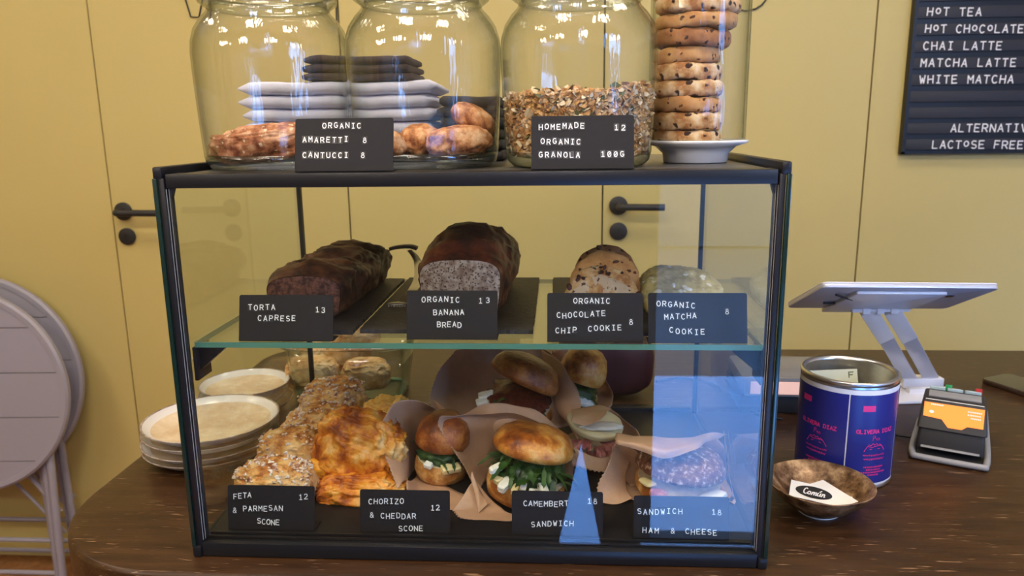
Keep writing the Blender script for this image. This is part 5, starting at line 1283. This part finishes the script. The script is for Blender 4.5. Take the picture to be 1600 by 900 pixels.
for x0, mt, nm in ((-.012, m_green, 'green_key'), (.024, m_red, 'red_key')):
    lbox(nm, [(x0,.0145,.074),(x0+.008,.0145,.074),(x0+.008,.018,.074),(x0,.018,.074),(x0,.0145,.0835),(x0+.008,.0145,.0835),(x0+.008,.018,.0825),(x0,.018,.0825)], mt, rd, .0003)
lbox('front_groove', [(-.034,-.0640,.016),(.034,-.0640,.016),(.034,-.058,.016),(-.034,-.058,.016),(-.034,-.0632,.0175),(.034,-.0632,.0175),(.034,-.058,.0175),(-.034,-.058,.0175)], m_grey, rd, .0002)
bm = bmesh.new(); tube(bm, spline([(-.040,.07,.006), (-.044,-.03,.005), (-.042,-.066,.005), (-.034,-.072,.005), (.034,-.072,.005), (.042,-.066,.005), (.044,-.03,.010), (.040,.07,.034)], 8), .0042, 10); emit('cradle_frame', bm, m_grey, rd, smooth='all')
lbox('cradle_base', [(-.038,-.066,0),(.038,-.066,0),(.038,.07,0),(-.038,.07,0),(-.038,-.066,.006),(.038,-.066,.006),(.038,.07,.006),(-.038,.07,.006)], m_blackm, rd, .001)
cbl = thing('reader_cable', 'black cable running from the card reader behind the tin can', 'cable', (.86, .34, .003))
bm = bmesh.new(); tube(bm, spline([(.040, -.012, .004), (.015, .004, 0), (-.02, .04, 0), (-.05, .09, 0)], 6), .0022, 8); emit('cable_sheath', bm, m_blackm, cbl, smooth='all')

# tablet on a folding stand
tu = P(1424, 441, .36); tl_ = P(1367, 475, .475)
ul, ur, ll, lr = P(1285, 441, .352), P(1563, 443, .372), P(1243, 474, .475), P(1490, 475, .492)
X = (ur-ul).normalized(); Yv = (ll-ul); Yv = (Yv-X*Yv.dot(X)); Lt = Yv.length; Yv.normalize(); N = X.cross(Yv).normalized()
if N.z < 0: N = -N
tw = (ur-ul).length
ctr = ul+X*tw/2+Yv*Lt/2
tbm = Matrix.Identity(4); 
for i in range(3): tbm[i][0] = X[i]; tbm[i][1] = -Yv[i]; tbm[i][2] = N[i]; tbm[i][3] = ctr[i]
ta = thing('tablet', 'white and silver tablet computer seen from behind on its stand', 'tablet', ctr); ta.matrix_world = tbm
def rrect(hx, hy, r_, n=6):
    o_ = []
    for (cx, cy, a0) in ((hx-r_, hy-r_, 0), (-hx+r_, hy-r_, 90), (-hx+r_, -hy+r_, 180), (hx-r_, -hy+r_, 270)):
        for k in range(n+1): a = R(a0+90*k/n); o_.append((cx+r_*math.cos(a), cy+r_*math.sin(a)))
    return o_
bm = bmesh.new(); prism(bm, rrect(tw/2, Lt/2, .010), -.0075, -.001); emit('aluminium_back', bm, m_tabal, ta, smooth=True, bevel=.0012)
bm = bmesh.new(); prism(bm, rrect(tw/2, Lt/2, .010), -.001, .0008); emit('front_bezel', bm, m_tab, ta, smooth=True, bevel=.0004)
bm = bmesh.new(); prism(bm, rrect(tw/2-.012, Lt/2-.012, .004), .0008, .0010); emit('screen', bm, m_screen, ta)
bm = bmesh.new(); prism(bm, rrect(.006, .006, .005), -.0082, -.0074); for_l = emit('camera_lens', bm, m_screen, ta); for_l.location = (tw/2-.045, .02, 0)
bm = bmesh.new(); tube(bm, spline([(-tw/2+.035, .03, -.009), (-tw/2+.055, .02, -.012), (-tw/2+.07, .005, -.011), (-tw/2+.06, -.02, -.010), (-tw/2+.04, -.025, -.009)], 6), .0016, 8); emit('cable_loop', bm, m_blackm, ta, smooth='all')
st = thing('tablet_stand', 'white folding tablet stand with two parallel arms', 'tablet stand', (.98, .56, .0003))
O = Vector(st.location)
hm = tbm.copy()
bm = bmesh.new(); prism(bm, rrect(.066, Lt*.46, .006), -.0125, -.0078)
for v in bm.verts: v.co = (tbm @ (v.co+Vector((-.004, -.012, 0))))-O
emit('support_plate', bm, m_tab, st, smooth=True, bevel=.001)
hp = tbm @ Vector((-.012, -Lt/2*.78, -.018)); hl = X
def bar(name, a, b, w_, th, mat, ax=None):
    """flat bar from a to b, width along the hinge axis"""
    a = Vector(a); b = Vector(b); d = (b-a).normalized(); s1 = (ax or hl); s1 = (s1-d*s1.dot(d)).normalized(); s2 = d.cross(s1)
    bm = bmesh.new(); vs = [bm.verts.new(p-O+s1*w_*i+s2*th*j) for p in (a, b) for i, j in ((-1, -1), (1, -1), (1, 1), (-1, 1))]
    for f in ((0,3,2,1),(4,5,6,7),(0,1,5,4),(1,2,6,5),(2,3,7,6),(3,0,4,7)): bm.faces.new([vs[i] for i in f])
    bmesh.ops.recalc_face_normals(bm, faces=bm.faces)
    return emit(name, bm, mat, st, smooth=True, bevel=.0012)
h1 = P(1375, 481, .47); b1 = P(1438, 592, .55); ax = Vector((1, .06, 0)).normalized()
bar('hinge_barrel', h1-ax*.045, h1+ax*.045, .006, .006, m_tab, Vector((0, 1, 0)))
for k in range(3): bar('hinge_knuckle', h1+ax*(-.024+.022*k)-ax*.006, h1+ax*(-.024+.022*k)+ax*.006, .0085, .0085, m_tab, Vector((0, 1, 0)))
for s_ in (-1, 1):
    o1 = ax*s_*.0185; mid = h1.lerp(b1, .42)+o1
    bar('upper_arm', h1+o1+Vector((0, 0, -.004)), mid, .0125, .005, m_tab, ax)
    bar('lower_arm', mid, b1+o1, .0115, .004, m_tabal, ax)
bar('hinge_block', b1-ax*.034+Vector((0, 0, -.004)), b1+ax*.034+Vector((0, 0, -.004)), .012, .008, m_tab, Vector((0, 1, 0)))
bar('hinge_block', b1-ax*.034+Vector((0, -.030, -.010)), b1+ax*.034+Vector((0, -.030, -.010)), .006, .005, m_tab, Vector((0, 1, 0)))
bm = bmesh.new(); q4 = [PZ(1482, 627, .003), PZ(1424, 586, .003), PZ(1310, 588, .003), PZ(1340, 632, .003)]
prism(bm, [(p.x-O.x, p.y-O.y) for p in q4], -.0001, .005); bmesh.ops.recalc_face_normals(bm, faces=bm.faces); emit('base_plate', bm, m_tab, st, smooth=True, bevel=.0015)
# phone at the right edge
a1, a2 = PZ(1540, 597, .004), PZ(1602, 617, .004); dv = (a2-a1); dv.z = 0; dv.normalize(); ang = math.atan2(dv.y, dv.x)
ph = thing('phone', 'black phone lying face up on the counter at the right edge', 'phone', a1+dv*.062+Vector((-dv.y, dv.x, 0))*.0345, rz=ang); ph.location.z = .0003
bm = bmesh.new(); prism(bm, rrect(.072, .0355, .010), 0, .0078); emit('phone_body', bm, plain('bronze_phone_frame', (.10, .065, .05), .3, .7), ph, smooth=True, bevel=.001)
bm = bmesh.new(); prism(bm, rrect(.0705, .0340, .009), .0078, .0082); emit('screen', bm, m_screen, ph)
# receipt printer behind the case
rp = thing('receipt_printer', 'black receipt printer with a peach display behind the case', 'printer', (.76, .485, .0003), rz=R(-2))
box('printer_body', (-.085, .085, -.055, .06, .0, .034), m_blackm, rp, bevel=.003)
box('printer_lid', (-.085, .085, -.058, .06, .036, .060), m_grey, rp, bevel=.006)
box('display_frame', (-.080, .080, -.0620, -.055, .030, .060), m_grey, rp, bevel=.001)
box('display', (-.072, .072, -.0630, -.0618, .034, .054), m_pscr, rp)
bm = bmesh.new(); x = -.012; rq_ = random.Random(8)
rc = thing('coiled_cable', 'dark cable curling on the counter behind the case', 'cable', (.66, .47, .003))
bm = bmesh.new(); tube(bm, spline([(-.05, -.02, .045), (-.01, .02, .02), (.0, .05, .0), (-.01, .09, 0), (-.05, .12, 0), (-.10, .10, 0)], 7), .0022, 8); emit('cable_sheath', bm, m_blackm, rc, smooth='all')
cb2 = thing('thin_cable', 'thin dark cable beside the coiled one behind the case', 'cable', (.70, .45, .003))
bm = bmesh.new(); tube(bm, spline([(-.03, .08, .02), (-.012, .02, .0), (-.005, -.03, 0), (.03, -.05, 0)], 7), .0018, 8); emit('cable_sheath', bm, m_blackm, cb2, smooth='all')
# plum pouch behind the case, no known object
c = P(945, 590, .52); pu = thing('form', 'dark plum rounded pouch behind the case', 'form', (c.x, .52, .056))  # plain stand-in body for a dark plum area
bm = bmesh.new(); blob(bm, (0, 0, 0), (P(1020, 590, .52).x-c.x, .045, .054), 2, .03, 1.2, 5, None, .6); emit('form_body', bm, m_plum, pu, smooth='all')
